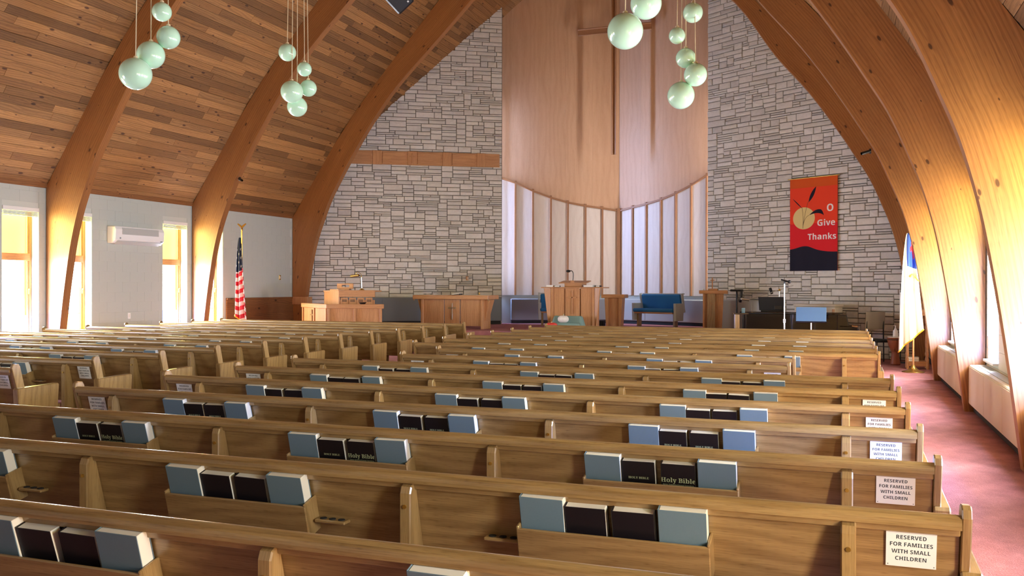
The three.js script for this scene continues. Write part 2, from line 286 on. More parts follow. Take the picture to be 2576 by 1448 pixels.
// ------------------------------------------------------------------ side walls with windows
const SILL = 0.65, HEAD = 2.9, allWins = [[ARCH[0] + 0.31, ARCH[0] + 1.06, 'far']];  // first entry: unseen window, added on the right only to brighten the near pews
for (const a of ARCH.slice(1, 5)) { allWins.push([a - 0.9, a - 0.15, 'near']); allWins.push([a + 0.31, a + 1.06, 'far']); }
let windowNo = 0;
const winWords = { '-1': 'left', 1: 'right' };
function sideWall(s) {
  const wins = s < 0 ? allWins.slice(1) : allWins, X = s < 0 ? WL : WR, w = struct(s < 0 ? 'wall_left' : 'wall_right', s < 0 ? 'white painted block wall with tall windows between the arches' : 'cream block wall with tall windows along the right aisle');
  const holes = wins.map(([a, b]) => [[a, SILL], [b, SILL], [b, HEAD], [a, HEAD]]);
  const g = exX([[-3.3, 0], [25.4, 0], [25.4, 3.42], [-3.3, 3.42]], 0, 0.26, { holes, bevel: 0 }); g.translate(s < 0 ? X - 0.266 : X + 0.006, 0, 0);
  mesh('wall_core', g, mat.paint, w);
  // painted blocks, laid in running bond, a hair proud of their joints
  const list = [], bw = 0.4, bh = 0.2, m = s < 0 ? mat.block : mat.blockRight;
  for (let r = 0; r * bh < 3.3; r++) {
    const y0 = r * bh, y1 = Math.min(3.32, y0 + bh);
    for (let k = -9; k < 63; k++) {
      let parts = [[k * bw + (r % 2) * 0.2, (k + 1) * bw + (r % 2) * 0.2]];
      for (const [a, b] of wins) if (y1 > SILL + 0.02 && y0 < HEAD - 0.02) parts = parts.flatMap(([p, q]) => q <= a || p >= b ? [[p, q]] : [[p, Math.min(q, a)], [Math.max(p, b), q]].filter(t => t[1] - t[0] > 0.03));
      for (const [p, q] of parts) if (q < 20.3) list.push([p, q, y0, y1, inView(X, (y0 + y1) / 2, (p + q) / 2, 20) ? pixel(X, 1, (p + q) / 2)[2] : 999]);
    }
  }
  list.sort((a, b) => a[4] - b[4]); const rest = [];
  list.forEach(([p, q, y0, y1, d], i) => {
    const g = uvs(cbox(0.01, y1 - y0 - 0.003, q - p - 0.0015, 0.0015), 2).translate(X + s * 0.003, (y0 + y1) / 2, -(p + q) / 2);
    if (i < 296 && d < 900) mesh('block', g, m, w); else rest.push(g);
  });
  mesh('blockwork', rest, m, w).userData.kind = 'stuff';
  // the band of trim where wall and roof meet
  const tr = struct(`trim_${s < 0 ? 1 : 2}`, 'brown wooden trim band at the top of the ' + winWords[s] + ' wall');
  mesh('band', bx(0.03, 0.16, 28, X - s * 0.02, 3.36, 11, { axis: 2 }), mat.trim, tr);
  // windows
  for (const [a, b, kind] of wins) window_(s, X, a, b, kind);
}
function window_(s, X, a, b, kind) {
  const zc = (a + b) / 2, w = b - a, W = struct(`window_${++windowNo}`, `tall narrow wooden window in the ${winWords[s]} wall`);
  const g = X + s * 0.2, f = 0.05, part = (n, w_, h, d, y, z, m = mat.frame) => mesh(n, bx(w_, h, d, g, y, z), m, W);
  part('jamb', 0.07, HEAD - SILL, f, (HEAD + SILL) / 2, a + f / 2); part('jamb', 0.07, HEAD - SILL, f, (HEAD + SILL) / 2, b - f / 2);
  part('head', 0.07, f, w - 2 * f, HEAD - f / 2, zc); part('sill_rail', 0.07, f, w - 2 * f, SILL + f / 2, zc);
  part('transom', 0.09, 0.13, w - 2 * f, 2.035, zc);
  for (const z of [a + f + 0.02, b - f - 0.02]) { part('sash_stile', 0.05, 1.27, 0.035, 1.335, z); part('sash_stile', 0.05, 0.75, 0.035, 2.475, z); }
  mesh('sill', bx(0.24, 0.03, w, X + s * 0.06, SILL + 0.005, zc, { axis: 2 }), s < 0 ? mat.white : mat.blind, W);
  mesh('latch', [bx(0.02, 0.09, 0.02, g - s * 0.04, 1.42, b - f - 0.02, { c: 0.004 }), bx(0.04, 0.02, 0.02, g - s * 0.05, 1.46, b - f - 0.02, { c: 0.004 })], mat.brass, W);
  // rolled up blind in the head of the opening
  const bl = mesh('blind_box', bx(0.06, 0.07, w - 0.01, X + s * 0.01, HEAD - 0.03, zc, { axis: 2 }), mat.blind, W);
  mesh('blind_slats', [0, 1, 2, 3].map(k => bx(0.045, 0.014, w - 0.05, X + s * 0.01, HEAD - 0.078 - 0.022 * k, zc, { axis: 2 })), mat.blindSlat, bl);
  mesh('pull_cord', rod([X - s * 0.015, HEAD - 0.07, b - 0.03], [X - s * 0.015, 0.95, b - 0.03], 0.003, 6), mat.white, W);
  // panes: each glass a glowing sheet with the daylight it lets in
  const in0 = a + f + 0.035, in1 = b - f - 0.035, st = 0.055, glass = (c, y0, y1, z0, z1) => {
    mesh('window_pane', bx(0.006, y1 - y0, z1 - z0, g + s * 0.01, (y0 + y1) / 2, (z0 + z1) / 2, { c: 0 }), mat['pane_' + c], W);
    daylight(c, z1 - z0 - 0.006, y1 - y0 - 0.006, [g, (y0 + y1) / 2, (z0 + z1) / 2], [-s, 0, 0]);
  };
  glass('yellow', 2.1, 2.8, in0, in1); glass('white', 1.0, 1.97, in0 + st, in1 - st); glass(kind === 'near' ? 'blue' : 'amber', 0.7, 1.0, in0, in1);
  const border = kind === 'near' ? [[in0, 'blue', 1.5, 1.97], [in0, 'amber', 1.0, 1.5], [in1 - st, 'yellow', 1.0, 1.97]] : [[in0, 'yellow', 1.0, 1.97], [in1 - st, 'blue', 1.5, 1.97], [in1 - st, 'amber', 1.0, 1.5]];
  for (const [z0, c, y0, y1] of border) glass(c, y0, y1, z0, z0 + st);
  part('glazing_bar', 0.016, 0.01, in1 - in0, 1.0, zc); for (const z of [in0 + st, in1 - st]) part('glazing_bar', 0.016, 0.97, 0.008, 1.485, z);
}
function daylight(c, w, h, [x, y, z], [dx, dy, dz]) {
  const [col, k] = DAY[c], l = new THREE.RectAreaLight(tint(...col), k, w, h);
  l.position.set(x, y, -z); l.lookAt(x + dx, y + dy, -(z + dz)); l.name = 'daylight'; scene.add(l);
}
sideWall(-1); sideWall(1);
// end walls
for (const [n, z0, z1, l] of [['wall_back', -3.5, -3.2, 'plain painted wall behind the camera'], ['wall_front', 25.2, 25.5, 'outer wall behind the apse']]) {
  const w = struct(n, l), o = OUT.slice(); const pts = [[CX - HALF - 0.2, 0], [CX + HALF + 0.2, 0], ...o.map(p => [CX + p[0] + 0.1, p[1]]), ...o.slice(0, -1).reverse().map(p => [CX - p[0] - 0.1, p[1]])];
  mesh('wall_core', exZ(pts, z0, z1, { bevel: 0 }), mat.paint, w);
}
// wooden wainscot low on the left wall before the organ
{ const t = struct('trim_3', 'brown wooden wainscot low on the left wall behind the organ');
  mesh('panel', bx(0.03, 1.2, 2.7, WL + 0.02, 0.6, 18.75, { axis: 2 }), mat.trim, t); mesh('cap', bx(0.05, 0.04, 2.7, WL + 0.03, 1.22, 18.75, { axis: 2 }), mat.trim, t); }
for (const s of [-1, 1]) { const t = struct(s < 0 ? 'baseboard_left' : 'baseboard_right', 'dark baseboard along the ' + winWords[s] + ' wall'); mesh('board', bx(0.02, 0.1, 28, (s < 0 ? WL : WR) - s * 0.012, 0.05, 11, { axis: 2 }), mat.grille, t); }

// ------------------------------------------------------------------ stone chancel walls
function stoneWall(s) {
  const A = [CX + s * 7.55, 20.18], B = [CX + s * 2.82, 23.0]; if (s > 0) { B[0] = -3.19; B[1] = 23.03; }
  const dx = B[0] - A[0], dz = B[1] - A[1], len = Math.hypot(dx, dz), turn = Math.atan2(dz, dx);
  const w = struct(s < 0 ? 'wall_front_left' : 'wall_front_right', `chancel wall of grey ashlar stone on the ${winWords[s]} of the apse`);
  const X = l => A[0] + dx * l / len, Z = l => A[1] + dz * l / len, place = (g) => { g.rotateY(turn); return g.translate(A[0], 0, -A[1]); };
  // local: x along the wall from A to B, z three's (room side is +z for s<0, -z... flipped below)
  const side = s < 0 ? 1 : -1;
  const top = []; for (let k = 0; k <= 12; k++) { const l = len * k / 12; top.push([l, roofY(X(l) - CX) - 0.02]); }
  const shp = new THREE.Shape([[0, 0], [len, 0], ...top.reverse()].map(p => new THREE.Vector2(...p)));
  let core = new THREE.ExtrudeGeometry(shp, { depth: 0.14, bevelEnabled: false }); core.translate(0, 0, side > 0 ? -0.14 : 0); mesh('mortar_bed', place(uvs(core, 0)), mat.mortar, w);
  // random ashlar by filling the lowest gap of a skyline
  const U = 0.053, cw = 0.05, n = Math.round(len / cw), sky = new Array(n).fill(0), stones = [];
  for (let guard = 0; guard < 9000; guard++) {
    let lo = Math.min(...sky); if (lo * U > 9.6) break; let i = sky.indexOf(lo), j = i; while (j < n && sky[j] === lo) j++;
    let gap = j - i, h = rnd() < 0.34 ? 1 : rnd() < 0.7 ? 2 : 3; if (rnd() < 0.08 && h === 2) h = 3;
    let wd = Math.round(h === 1 ? rr(4, 13) : h === 2 ? rr(5, 13) : rr(4, 10)); if (gap - wd < 3) wd = gap; if (gap <= 3) { wd = gap; }
    const left = i > 0 ? sky[i - 1] - lo : 99, right = j < n ? sky[j] - lo : 99; if (wd === gap && gap < 4) h = Math.max(1, Math.min(3, Math.min(left, right)));
    for (let k = i; k < i + wd; k++) sky[k] = lo + h;
    const l0 = i * cw, l1 = Math.min(len, (i + wd) * cw), y0 = lo * U, y1 = (lo + h) * U; if (y0 > Math.max(roofY(X(l0) - CX), roofY(X(l1) - CX)) - 0.03) continue;
    stones.push([l0, l1, y0, y1]);
  }
  const items = stones.map(([l0, l1, y0, y1]) => {
    const j = 0.0055, p = [[l0 + j, y0 + j], [l1 - j, y0 + j], [l1 - j, y1 - j], [l0 + j, y1 - j]], dep = rr(0.022, 0.045), c = 0.006, ctr = [(l0 + l1) / 2, (y0 + y1) / 2];
    const f = p.map(([x, y]) => [x + Math.sign(ctr[0] - x) * c, y + Math.sign(ctr[1] - y) * c, dep + rr(-0.008, 0.004)]), mid = [ctr[0] + rr(-0.3, 0.3) * (l1 - l0), ctr[1], dep + rr(0.0, 0.012)];
    const pos = [], tri = (a, b, q) => side > 0 ? pos.push(...a, ...b, ...q) : pos.push(...a, ...q, ...b), v = q => [q[0], q[1], side * q[2]], b = p.map(q => [q[0], q[1], 0]);
    for (let k = 0; k < 4; k++) { const k2 = (k + 1) % 4; tri(b[k], b[k2], v(f[k2])); tri(b[k], v(f[k2]), v(f[k])); tri(v(f[k]), v(f[k2]), v(mid)); }
    const g = new THREE.BufferGeometry(); g.setAttribute('position', new THREE.Float32BufferAttribute(pos, 3)); g.computeVertexNormals();
    const x = X(ctr[0]), z = Z(ctr[0]), seen = inView(x, ctr[1], z, 0) && ctr[1] > 0.2 && !(s < 0 && pixel(x, ctr[1], z)[0] < 780) && x < 1.0;
    const inside = Math.abs(x - CX) < 7 && roofY(x - CX) - ctr[1] > 0.9;
    return [place(uvs(g, 0, [rnd() * 5, rnd() * 5])), seen && inside ? (l1 - l0) * (y1 - y0) : 0];
  });
  items.sort((a, b) => b[1] - a[1]); const rest = [[], [], [], [], []];
  items.forEach(([g, a], i) => { const k = rnd() < 0.42 ? 0 : 1 + Math.floor(rnd() * 4); if (i < 297 && a > 0) mesh('stone', g, mat.stone[k], w); else rest[k].push(g); });
  const ms = mesh('stonework', mergeGeometries(rest.map(l => mergeGeometries(l)), true), mat.stone, w); ms.userData.kind = 'stuff';
  return { A, B, len, turn, X, Z, nx: side * Math.sin(turn) , nz: -side * Math.cos(turn), w };
}
const SL = stoneWall(-1), SR = stoneWall(1);
// helper: a group standing on the stone wall's line, local x along the wall, local +z into the room
function onStone(S, l, name, label, category, off = 0) {
  const s = S === SL ? 1 : -1, t = thing(name, label, category, [S.X(l), 0, S.Z(l)], s > 0 ? S.turn : S.turn + Math.PI); t.translateZ(0.045 + off); return t;
}

// ------------------------------------------------------------------ apse: two plywood walls meeting in the middle
const AP = { c: [CX, 24.9] };
const railPts = [[2.98, 4.52], [2.64, 4.40], [2.2, 4.18], [1.75, 4.0], [1.32, 3.87], [0.87, 3.78], [0.44, 3.72], [0, 3.65]];
for (const s of [-1, 1]) {
  const w = struct(s < 0 ? 'wall_apse_left' : 'wall_apse_right', `tall plywood panel wall on the ${winWords[s]} half of the apse`);
  const zOf = d => 24.9 - 0.5034 * d, th = Math.atan2(0.5034, 1), L = Math.hypot(1, 0.5034), T = s < 0 ? th : -th;
  const put = (g, d, y, off = 0) => { g.rotateY(T); return g.translate(CX + s * d + s * -off * Math.sin(th), y, -(zOf(d) - off * Math.cos(th))); };
  // upper sheets
  const D0 = 3.42;
  const sheets = 5; for (let k = 0; k < sheets; k++) { const d0 = D0 * k / sheets, d1 = D0 * (k + 1) / sheets, d = (d0 + d1) / 2; mesh('upper_sheet', put(uvs(cbox((d1 - d0) * L - 0.001, 8.5, 0.05, 0), 1, [rnd() * 4, rnd() * 4]), d, 1.28 + 4.25, -0.03), mat.ply, w); }
  mesh('base_wall', put(uvs(cbox(D0 * L, 0.8, 0.05, 0), 0), D0 / 2, 0.9, -0.06), mat.greyLight, w);
  const rail = d => { for (let i = 1; i < railPts.length; i++) if (d >= railPts[i][0]) { const [a, b] = [railPts[i - 1], railPts[i]]; return lerp(b[1], a[1], (d - b[0]) / (a[0] - b[0])); } return railPts[7][1]; };
  // lower sheets between the battens, following the swooping rail
  const ds = [0, 0.44, 0.87, 1.32, 1.75, 2.2, 2.64, 3.1];
  for (let i = 0; i < 7; i++) {
    const d0 = ds[i], d1 = ds[i + 1], y0 = rail(Math.min(d0, 2.98)), y1 = rail(Math.min(d1, 2.98)) + (d1 > 2.98 ? 0.04 : 0), dm = (d0 + d1) / 2, h = (d1 - d0) / 2 * L;
    const a = s < 0 ? y1 : y0, b = s < 0 ? y0 : y1;
    let g = new THREE.ExtrudeGeometry(new THREE.Shape([[-h, 1.28], [h, 1.28], [h, b], [-h, a]].map(p => new THREE.Vector2(...p))), { depth: 0.012, bevelEnabled: false });
    mesh('lower_sheet', put(uvs(g, 1, [rnd() * 4, rnd() * 4]), dm, 0, 0), mat.plyLow, w);
    if (i) { mesh('batten', put(uvs(cbox(0.055, y0 + 0.06 - 1.28, 0.04, 0.004), 1, [rnd(), rnd()]), d0, (y0 + 0.06 + 1.28) / 2, 0.03), mat.cabDark, w); }
    // rail piece
    const rl = Math.hypot((d1 - d0) * L, y1 - y0), ang = Math.atan2(b - a, 2 * h); const rg = uvs(cbox(rl, 0.05, 0.05, 0.003), 0); rg.rotateZ(ang); mesh('rail', put(rg, dm, (y0 + y1) / 2, 0.03), mat.cabDark, w);
  }
  mesh('added_shade_post', put(uvs(cbox(0.03, 5.6, 0.1, 0.003), 1), 3.08, 4.08, 0.05), mat.frame, w);  // unseen post, added to keep grazing slit light off the plywood edge
  if (s < 0) mesh('corner_batten', bx(0.09, 2.45, 0.07, CX, 2.5, 24.84, { axis: 1 }), mat.cabDark, w);
  // tall slit window between the stone wall's end and the plywood
  const W = struct(`window_${++windowNo}`, `tall slit window beside the ${winWords[s]} end of the apse`), X0 = CX + s * 3.27;
  mesh('window_frame', [bx(0.04, 5.2, 0.03, X0, 4.0, 22.94, { axis: 1 }), bx(0.04, 5.2, 0.03, X0 + s * 0.02, 4.0, 23.23, { axis: 1 })], mat.frame, W);
  mesh('window_pane', bx(0.006, 5.2, 0.28, X0 + s * 0.03, 4.0, 23.09, { c: 0 }), mat[s < 0 ? 'pane_slitLeft' : 'pane_slitRight'], W);
  daylight(s < 0 ? 'slitLeft' : 'slitRight', 0.2, 5.1, [X0 + s * 0.01, 4.0, 23.08], [-s, 0, -0.1]);
}
// cross hanging before the apse: two boards folded into a shallow channel, and the arm
{
  const t = thing('hanging_cross', 'large dark wooden cross hanging high in front of the apse', 'cross', [-5.88, 0, 24.08]);
  const a = cbox(0.085, 5.2, 0.025, 0.003), b = a.clone(); a.rotateY(0.7); b.rotateY(-0.7);
  mesh('upright', [uvs(a.translate(-0.035, 7.73, 0), 1), uvs(b.translate(0.035, 7.73, 0), 1)], mat.cabDark, t);
  mesh('crossbar', [bx(2.06, 0.16, 0.03, 0, 8.55, 0.03, { axis: 0 }), bx(2.06, 0.03, 0.1, 0, 8.63, 0.0, { axis: 0 })], mat.cabDark, t);
  mesh('hanging_wire', [rod([-0.05, 10.3, 0], [-0.05, 11.7, 0], 0.004, 6), rod([0.05, 10.3, 0], [0.05, 11.7, 0], 0.004, 6)], mat.metal, t);
}
// wooden band across the left stone wall
{
  const t = onStone(SL, 0, 'wooden_frieze', 'horizontal band of oak boards across the left stone wall', 'frieze');
  const l0 = 0.9, l1 = SL.len - 0.08, ys = 4.94;
  mesh('board', bx(l1 - l0, 0.36, 0.04, (l0 + l1) / 2, ys, 0, { axis: 0 }), mat.cab, t);
  for (let k = 0; k < 4; k++) mesh('panel', bx(0.62, 0.3, 0.025, l0 + 0.75 + k * 0.93, ys, -0.03, { axis: 0 }), mat.cab, t);
  for (let k = 0; k < 5; k++) mesh('stile', bx(0.24, 0.37, 0.05, l0 + 0.3 + k * 0.93, ys, -0.012, { axis: 1 }), mat.cab, t);
  mesh('cross_emblem', [bx(0.03, 0.26, 0.02, l0 + 2.16, ys, -0.05, { axis: 1 }), bx(0.16, 0.03, 0.02, l0 + 2.16, ys + 0.05, -0.05)], mat.cab, t);
}

// ------------------------------------------------------------------ pews
const ORD = ['nearest', 'second', 'third', 'fourth', 'fifth', 'sixth', 'seventh', 'eighth', 'ninth', 'tenth', 'eleventh', 'twelfth', 'thirteenth', 'fourteenth', 'fifteenth', 'frontmost'];
const LEAN = 0.267, TILT = Math.atan(LEAN), backZ = y => (0.83 - y) * LEAN;
const signT = canvasTex(512, 452, (g, w, h) => {
  g.fillStyle = '#f2f5f6'; g.fillRect(0, 0, w, h); g.fillStyle = '#23343f'; g.textAlign = 'center'; g.font = 'bold 66px sans-serif';
  ['RESERVED', 'FOR FAMILIES', 'WITH SMALL', 'CHILDREN'].forEach((t, i) => g.fillText(t, w / 2, 118 + i * 86));
  g.fillStyle = '#6d757a'; for (const [x, y] of [[22, 22], [490, 22], [22, 430], [490, 430]]) { g.beginPath(); g.arc(x, y, 7, 0, 7); g.fill(); }
});
mat.sign = M({ map: signT, roughness: 0.4 });
function planeFace(w, h, m0) { const g = clean(new THREE.PlaneGeometry(w, h)); return g; }
const capPts = []; for (let k = 0; k <= 12; k++) { const a = Math.PI * k / 12; capPts.push([-Math.cos(a) * 0.034, 0.79 + Math.sin(a) * 0.03]); } capPts.push([0.034, 0.778], [-0.034, 0.778]);
const supPts = [[-0.045, 0], [-0.045, 0.74], [-0.035, 0.765], [-0.012, 0.776], [0.005, 0.772], [backZ(0.42) - 0.012, 0.42], [0.32, 0.4], [0.3, 0]];
const postPts = [[-0.03, 0.815], [-0.022, 0.842], [0.0, 0.852], [0.04, 0.848], [0.056, 0.825], [0.112, 0.6], [0.03, 0.6]];
const armPts = [[0.0, 0.625], [0.012, 0.638], [0.425, 0.648], [0.44, 0.635], [0.405, 0.1], [0.03, 0.1]];
const footPts = [[-0.01, 0], [-0.01, 0.1], [0.5, 0.1], [0.5, 0]];
const rackGeo = mergeGeometries([bx(0.7, 0.135, 0.012, 0, 0.588, backZ(0.588) - 0.096, { rx: TILT, axis: 0 }), bx(0.7, 0.012, 0.092, 0, 0.542, backZ(0.542) - 0.053, { rx: TILT, axis: 0 }),
  bx(0.012, 0.15, 0.092, -0.345, 0.6, backZ(0.6) - 0.053, { rx: TILT, axis: 1 }), bx(0.012, 0.15, 0.092, 0.345, 0.6, backZ(0.6) - 0.053, { rx: TILT, axis: 1 })]);
const supGeo = exX(supPts, -0.024, 0.024, { bevel: 0.005 });
const boltGeo = cyl(0.008, 0.008, 0.006, 0, 0, 0, 12).rotateX(Math.PI / 2);
const cupGeo = bx(0.14, 0.014, 0.05, 0, 0.585, backZ(0.585) - 0.04, { axis: 0 }), holeGeo = cyl(0.014, 0.014, 0.003, 0, 0, 0, 14);
const signGeo = mergeGeometries([clean(new THREE.BoxGeometry(0.15, 0.134, 0.003))]);
const pewGeo = {};
function pewParts(len) {
  if (pewGeo[len]) return pewGeo[len];
  const e = len / 2, P = {};
  P.back = bx(len - 0.06, 0.43, 0.024, 0, 0.605, backZ(0.605), { rx: TILT, axis: 0 });
  P.cap = exX(capPts, -e + 0.03, e - 0.03, { bevel: 0, axis: 0 });
  P.strip = bx(len - 0.06, 0.035, 0.02, 0, 0.768, backZ(0.768) - 0.02, { rx: TILT, axis: 0, c: 0.006 });
  P.seat = mergeGeometries([bx(len - 0.06, 0.034, 0.42, 0, 0.43, 0.31, { axis: 0, c: 0.01 }), bx(len - 0.06, 0.06, 0.024, 0, 0.39, 0.49, { axis: 0 })]);
  P.postL = exX(postPts, -e, -e + 0.03); P.postR = exX(postPts, e - 0.03, e);
  P.armL = exX(armPts, -e - 0.035, -e + 0.03, { bevel: 0.006 }); P.armR = exX(armPts, e - 0.03, e + 0.035, { bevel: 0.006 });
  P.footL = exX(footPts, -e - 0.04, -e + 0.035); P.footR = exX(footPts, e - 0.035, e + 0.04);
  return pewGeo[len] = P;
}
function pew(xa, xb, row, label, o, group) {
  const len = +(xb - xa).toFixed(3), c = (xa + xb) / 2, P = pewParts(len), t = thing('oak_pew', label, 'pew', [c, 0, ROWZ(row)], 0, group);
  mesh('back', P.back, mat.oak, t); mesh('cap_rail', P.cap, mat.oak, t); mesh('back_strip', P.strip, mat.oak, t); mesh('seat', P.seat, mat.oak, t);
  mesh('end_post', P.postL, mat.oak, t); mesh('end_post', P.postR, mat.oak, t); mesh('arm_panel', P.armL, mat.oak, t); mesh('arm_panel', P.armR, mat.oak, t); mesh('foot', P.footL, mat.oak, t); mesh('foot', P.footR, mat.oak, t);
  for (const x of o.supports) { const m = mesh('support', supGeo, mat.oak, t); m.position.x = x - c; const b = mesh('bolt', boltGeo, mat.brass, m); b.position.set(0, 0.69, 0.047); }
  for (const [x, side] of o.racks) {
    const m = mesh('book_rack', rackGeo, mat.oak, t); m.position.x = x - c;
    if (side && row < 6) { const k = mesh('cup_holder', cupGeo, mat.oak, t); k.position.x = x - c + side * 0.43; for (let i = -1; i < 2; i++) { const h = mesh('cup_hole', holeGeo, mat.blackMat, k); h.position.set(i * 0.042, 0.5935, -(backZ(0.585) - 0.04)); } }
  }
  for (const x of o.signs || []) { const m = mesh('reserved_sign', signGeo, mat.sign, t, 'white sign reading reserved for families with small children'); m.position.set(x - c, 0.695, -(backZ(0.695)) + 0.018); m.rotation.x = TILT; }
  return t;
}
// books
function bookGeo(w, h, t) {
  return { cover: mergeGeometries([bx(w, h, 0.003, 0, h / 2, -t / 2, { c: 0.001 }), bx(w, h, 0.003, 0, h / 2, t / 2, { c: 0.001 }), bx(0.004, h, t, -w / 2, h / 2, 0, { c: 0.0015 })]), pages: bx(w - 0.004, h - 0.004, t - 0.003, 0.001, h / 2, 0, { c: 0.002 }) };
}
const bibleT = [0, 1].map(k => canvasTex(256, 350, (g, w, h) => {
  g.fillStyle = '#141116'; g.fillRect(0, 0, w, h); g.fillStyle = '#b9c29a'; g.textAlign = 'center';
  if (k) { g.font = 'bold 52px serif'; g.fillText('Holy Bible', w / 2, h * 0.42); g.font = '19px serif'; g.fillText('New International Version', w / 2, h * 0.5); } else { g.font = 'bold 26px serif'; g.fillText('HOLY BIBLE', w / 2, h * 0.4); }
}));
const bibleFace = bibleT.map(t => M({ map: t, roughness: 0.4 }));
const HY = bookGeo(0.165, 0.232, 0.052), BI = bookGeo(0.15, 0.208, 0.042), faceGeo = clean(new THREE.PlaneGeometry(0.148, 0.2)).translate(0, 0.104, 0.0232);
function book(kind, x, row, label, lay) {
  const G = kind === 'hymnal' ? HY : BI, th = kind === 'hymnal' ? 0.052 : 0.042, y = 0.553;
  const t = thing(kind, label, 'book', [x, y, ROWZ(row) + backZ(y) - 0.016 - th / 2 - 0.004], 0, kind === 'hymnal' ? 'hymnals in the pew racks' : 'bibles in the pew racks');
  t.rotation.set(TILT + rr(0, 0.03), rr(-0.02, 0.02), rr(-0.008, 0.008)); if (lay) t.rotation.z = lay;
  mesh('cover', G.cover, kind === 'hymnal' ? mat.hymnal : mat.bible, t); mesh('pages', G.pages, mat.page, t);
  if (kind === 'bible' && (row === 2 || row === 3)) mesh('cover_print', faceGeo, bibleFace[row === 2 && label.includes('right of two') ? 1 : 0], t);
  return t;
}
function fillRack(x, row, rackWord, ordWord, block) {
  const o = [-0.255, -0.095, 0.085, 0.253], kinds = ['hymnal', 'bible', 'bible', 'hymnal'];
  o.forEach((d, k) => {
    const xx = x + d + rr(-0.003, 0.003) + (k === 2 ? rr(-0.028, 0) : 0), y = kinds[k] === 'hymnal' ? 0.775 : 0.75;
    if (!inView(xx, y, ROWZ(row), 30)) return;
    if (kinds[k] === 'bible' && row > 9) return;
    if (block === 'left' && kinds[k] === 'bible' && row > 8) return;
    book(kinds[k], xx, row, kinds[k] === 'hymnal' ? `grey-blue hymnal at the ${k ? 'right' : 'left'} end of ${rackWord} rack, ${ordWord} pew, ${block} block` : `black bible, ${k === 1 ? 'left' : 'right'} of two, in ${rackWord} rack, ${ordWord} pew, ${block} block`);
  });
}
const XA = -5.135, XB = 0.383, YA = -12.35, YB = -6.745;
for (let i = 0; i <= 15; i++) {
  const short = i === 7 || i === 8, a = short ? -4.39 : XA, b = short ? -0.44 : XB, w = ORD[i];
  const supports = short ? [-4.03, -2.4, -0.8] : [-4.775, -3.177, -1.578, 0.02], racks = short ? [[-3.2, 0], [-1.6, 0]] : [[-3.975, 1], [-2.37, 1], [-0.77, -1]];
  const signs = []; if (i >= 1 && i <= 5) signs.push(0.21); if (i >= 3 && i <= 5) signs.push(-4.945); if (i === 7) signs.push(-0.6, -4.2); if (i === 8) signs.push(-4.2);
  pew(a, b, i, `${short ? 'short ' : ''}oak pew, ${w === 'frontmost' ? 'frontmost' : w + (i ? ' from the camera' : ' to the camera')} in the right block`, { supports, racks, signs }, 'pews of the right block');
  racks.forEach(([x], k) => fillRack(x, i, short ? ['left', 'right'][k] : ['left', 'middle', 'right'][k], w, 'right'));
}
for (let i = 4; i <= 15; i++) {
  const w = i === 15 ? 'frontmost' : ORD[i - 4], signs = i < 6 ? [-6.905] : [];
  const racks = [[-11.18, 0], [-9.55, 0], [-7.92, 1]];
  pew(YA, YB, i, `oak pew, ${i === 15 ? 'frontmost' : w + (i > 4 ? ' from the camera' : ' to the camera')} in the left block across the aisle`, { supports: [-11.99, -10.363, -8.737, -7.11], racks, signs }, 'pews of the left block');
  racks.forEach(([x], k) => fillRack(x, i, ['left', 'middle', 'right'][k], w, 'left'));
}

// ------------------------------------------------------------------ hanging globes
function globes(label, list) {
  const c = list.reduce((a, g) => [a[0] + g[0] / list.length, a[2] * 0, a[2] + g[2] / list.length], [0, 0, 0]); const top = roofY(c[0] - CX) - 0.02;
  const t = thing('pendant_globe_light', label, 'light', [c[0], 0, c[2]], 0, 'clusters of hanging globe lights');
  mesh('canopy', lathe([[0, 0], [0.16, 0], [0.17, -0.02], [0.15, -0.06], [0, -0.07]], 0, top - 0.15, 0), mat.metal, t);
  for (const [x, y, z, r] of list) {
    const g = mesh('globe', ball(r, x - c[0], y, z - c[2], 36), mat.globe, t); mesh('cap', cyl(0.022, 0.03, 0.03, x - c[0], y + r + 0.005, z - c[2], 14), mat.cord, g);
    mesh('cord', rod([x - c[0], y + r, z - c[2]], [lerp(x - c[0], 0, 0.4), top - 0.2, (z - c[2]) * 0.6], 0.0055, 8), mat.cord, g);
  }
}
globes('cluster of four pale globes at the upper left', [[-7.817, 4.876, 8.86, 0.116], [-7.753, 4.568, 8.9, 0.14], [-7.93, 4.345, 8.8, 0.166], [-7.98, 4.075, 8.6, 0.191]]);
globes('cluster of five pale globes second from the left', [[-8.131, 5.166, 11.97, 0.136], [-7.881, 4.906, 12.063, 0.112], [-7.9, 4.64, 12.2, 0.132], [-8.0, 4.53, 11.9, 0.172], [-8.05, 4.345, 12.12, 0.157]]);
globes('pair of large pale globes before the cross', [[-2.05, 4.09, 8.86, 0.179], [-1.89, 4.42, 9.1, 0.159]]);
globes('cluster of five pale globes right of the cross', [[-1.88, 5.179, 12.093, 0.132], [-2.078, 4.872, 12.02, 0.109], [-1.968, 4.575, 12.06, 0.132], [-1.83, 4.33, 12.0, 0.152], [-2.027, 4.078, 12.039, 0.18]]);
// loudspeaker hung under the ceiling
{
  const t = thing('loudspeaker', 'black loudspeaker hung high under the left ceiling', 'speaker', [-7.85, 6.95, 15.2], 0.5); t.rotation.set(0.5, 0.5, 0.78, 'YXZ');
  mesh('cabinet', bx(0.4, 0.4, 0.34, 0, 0, 0, { c: 0.03 }), mat.black, t); mesh('grille', bx(0.34, 0.34, 0.02, 0, 0, -0.175, { c: 0.01 }), mat.grille, t); mesh('bracket', rod([0, 0, 0], [-0.5, 0.9, 0.2], 0.02), mat.black, t); mesh('badge', bx(0.03, 0.03, 0.008, 0.1, -0.12, -0.188, { c: 0.002 }), mat.white, t);
}

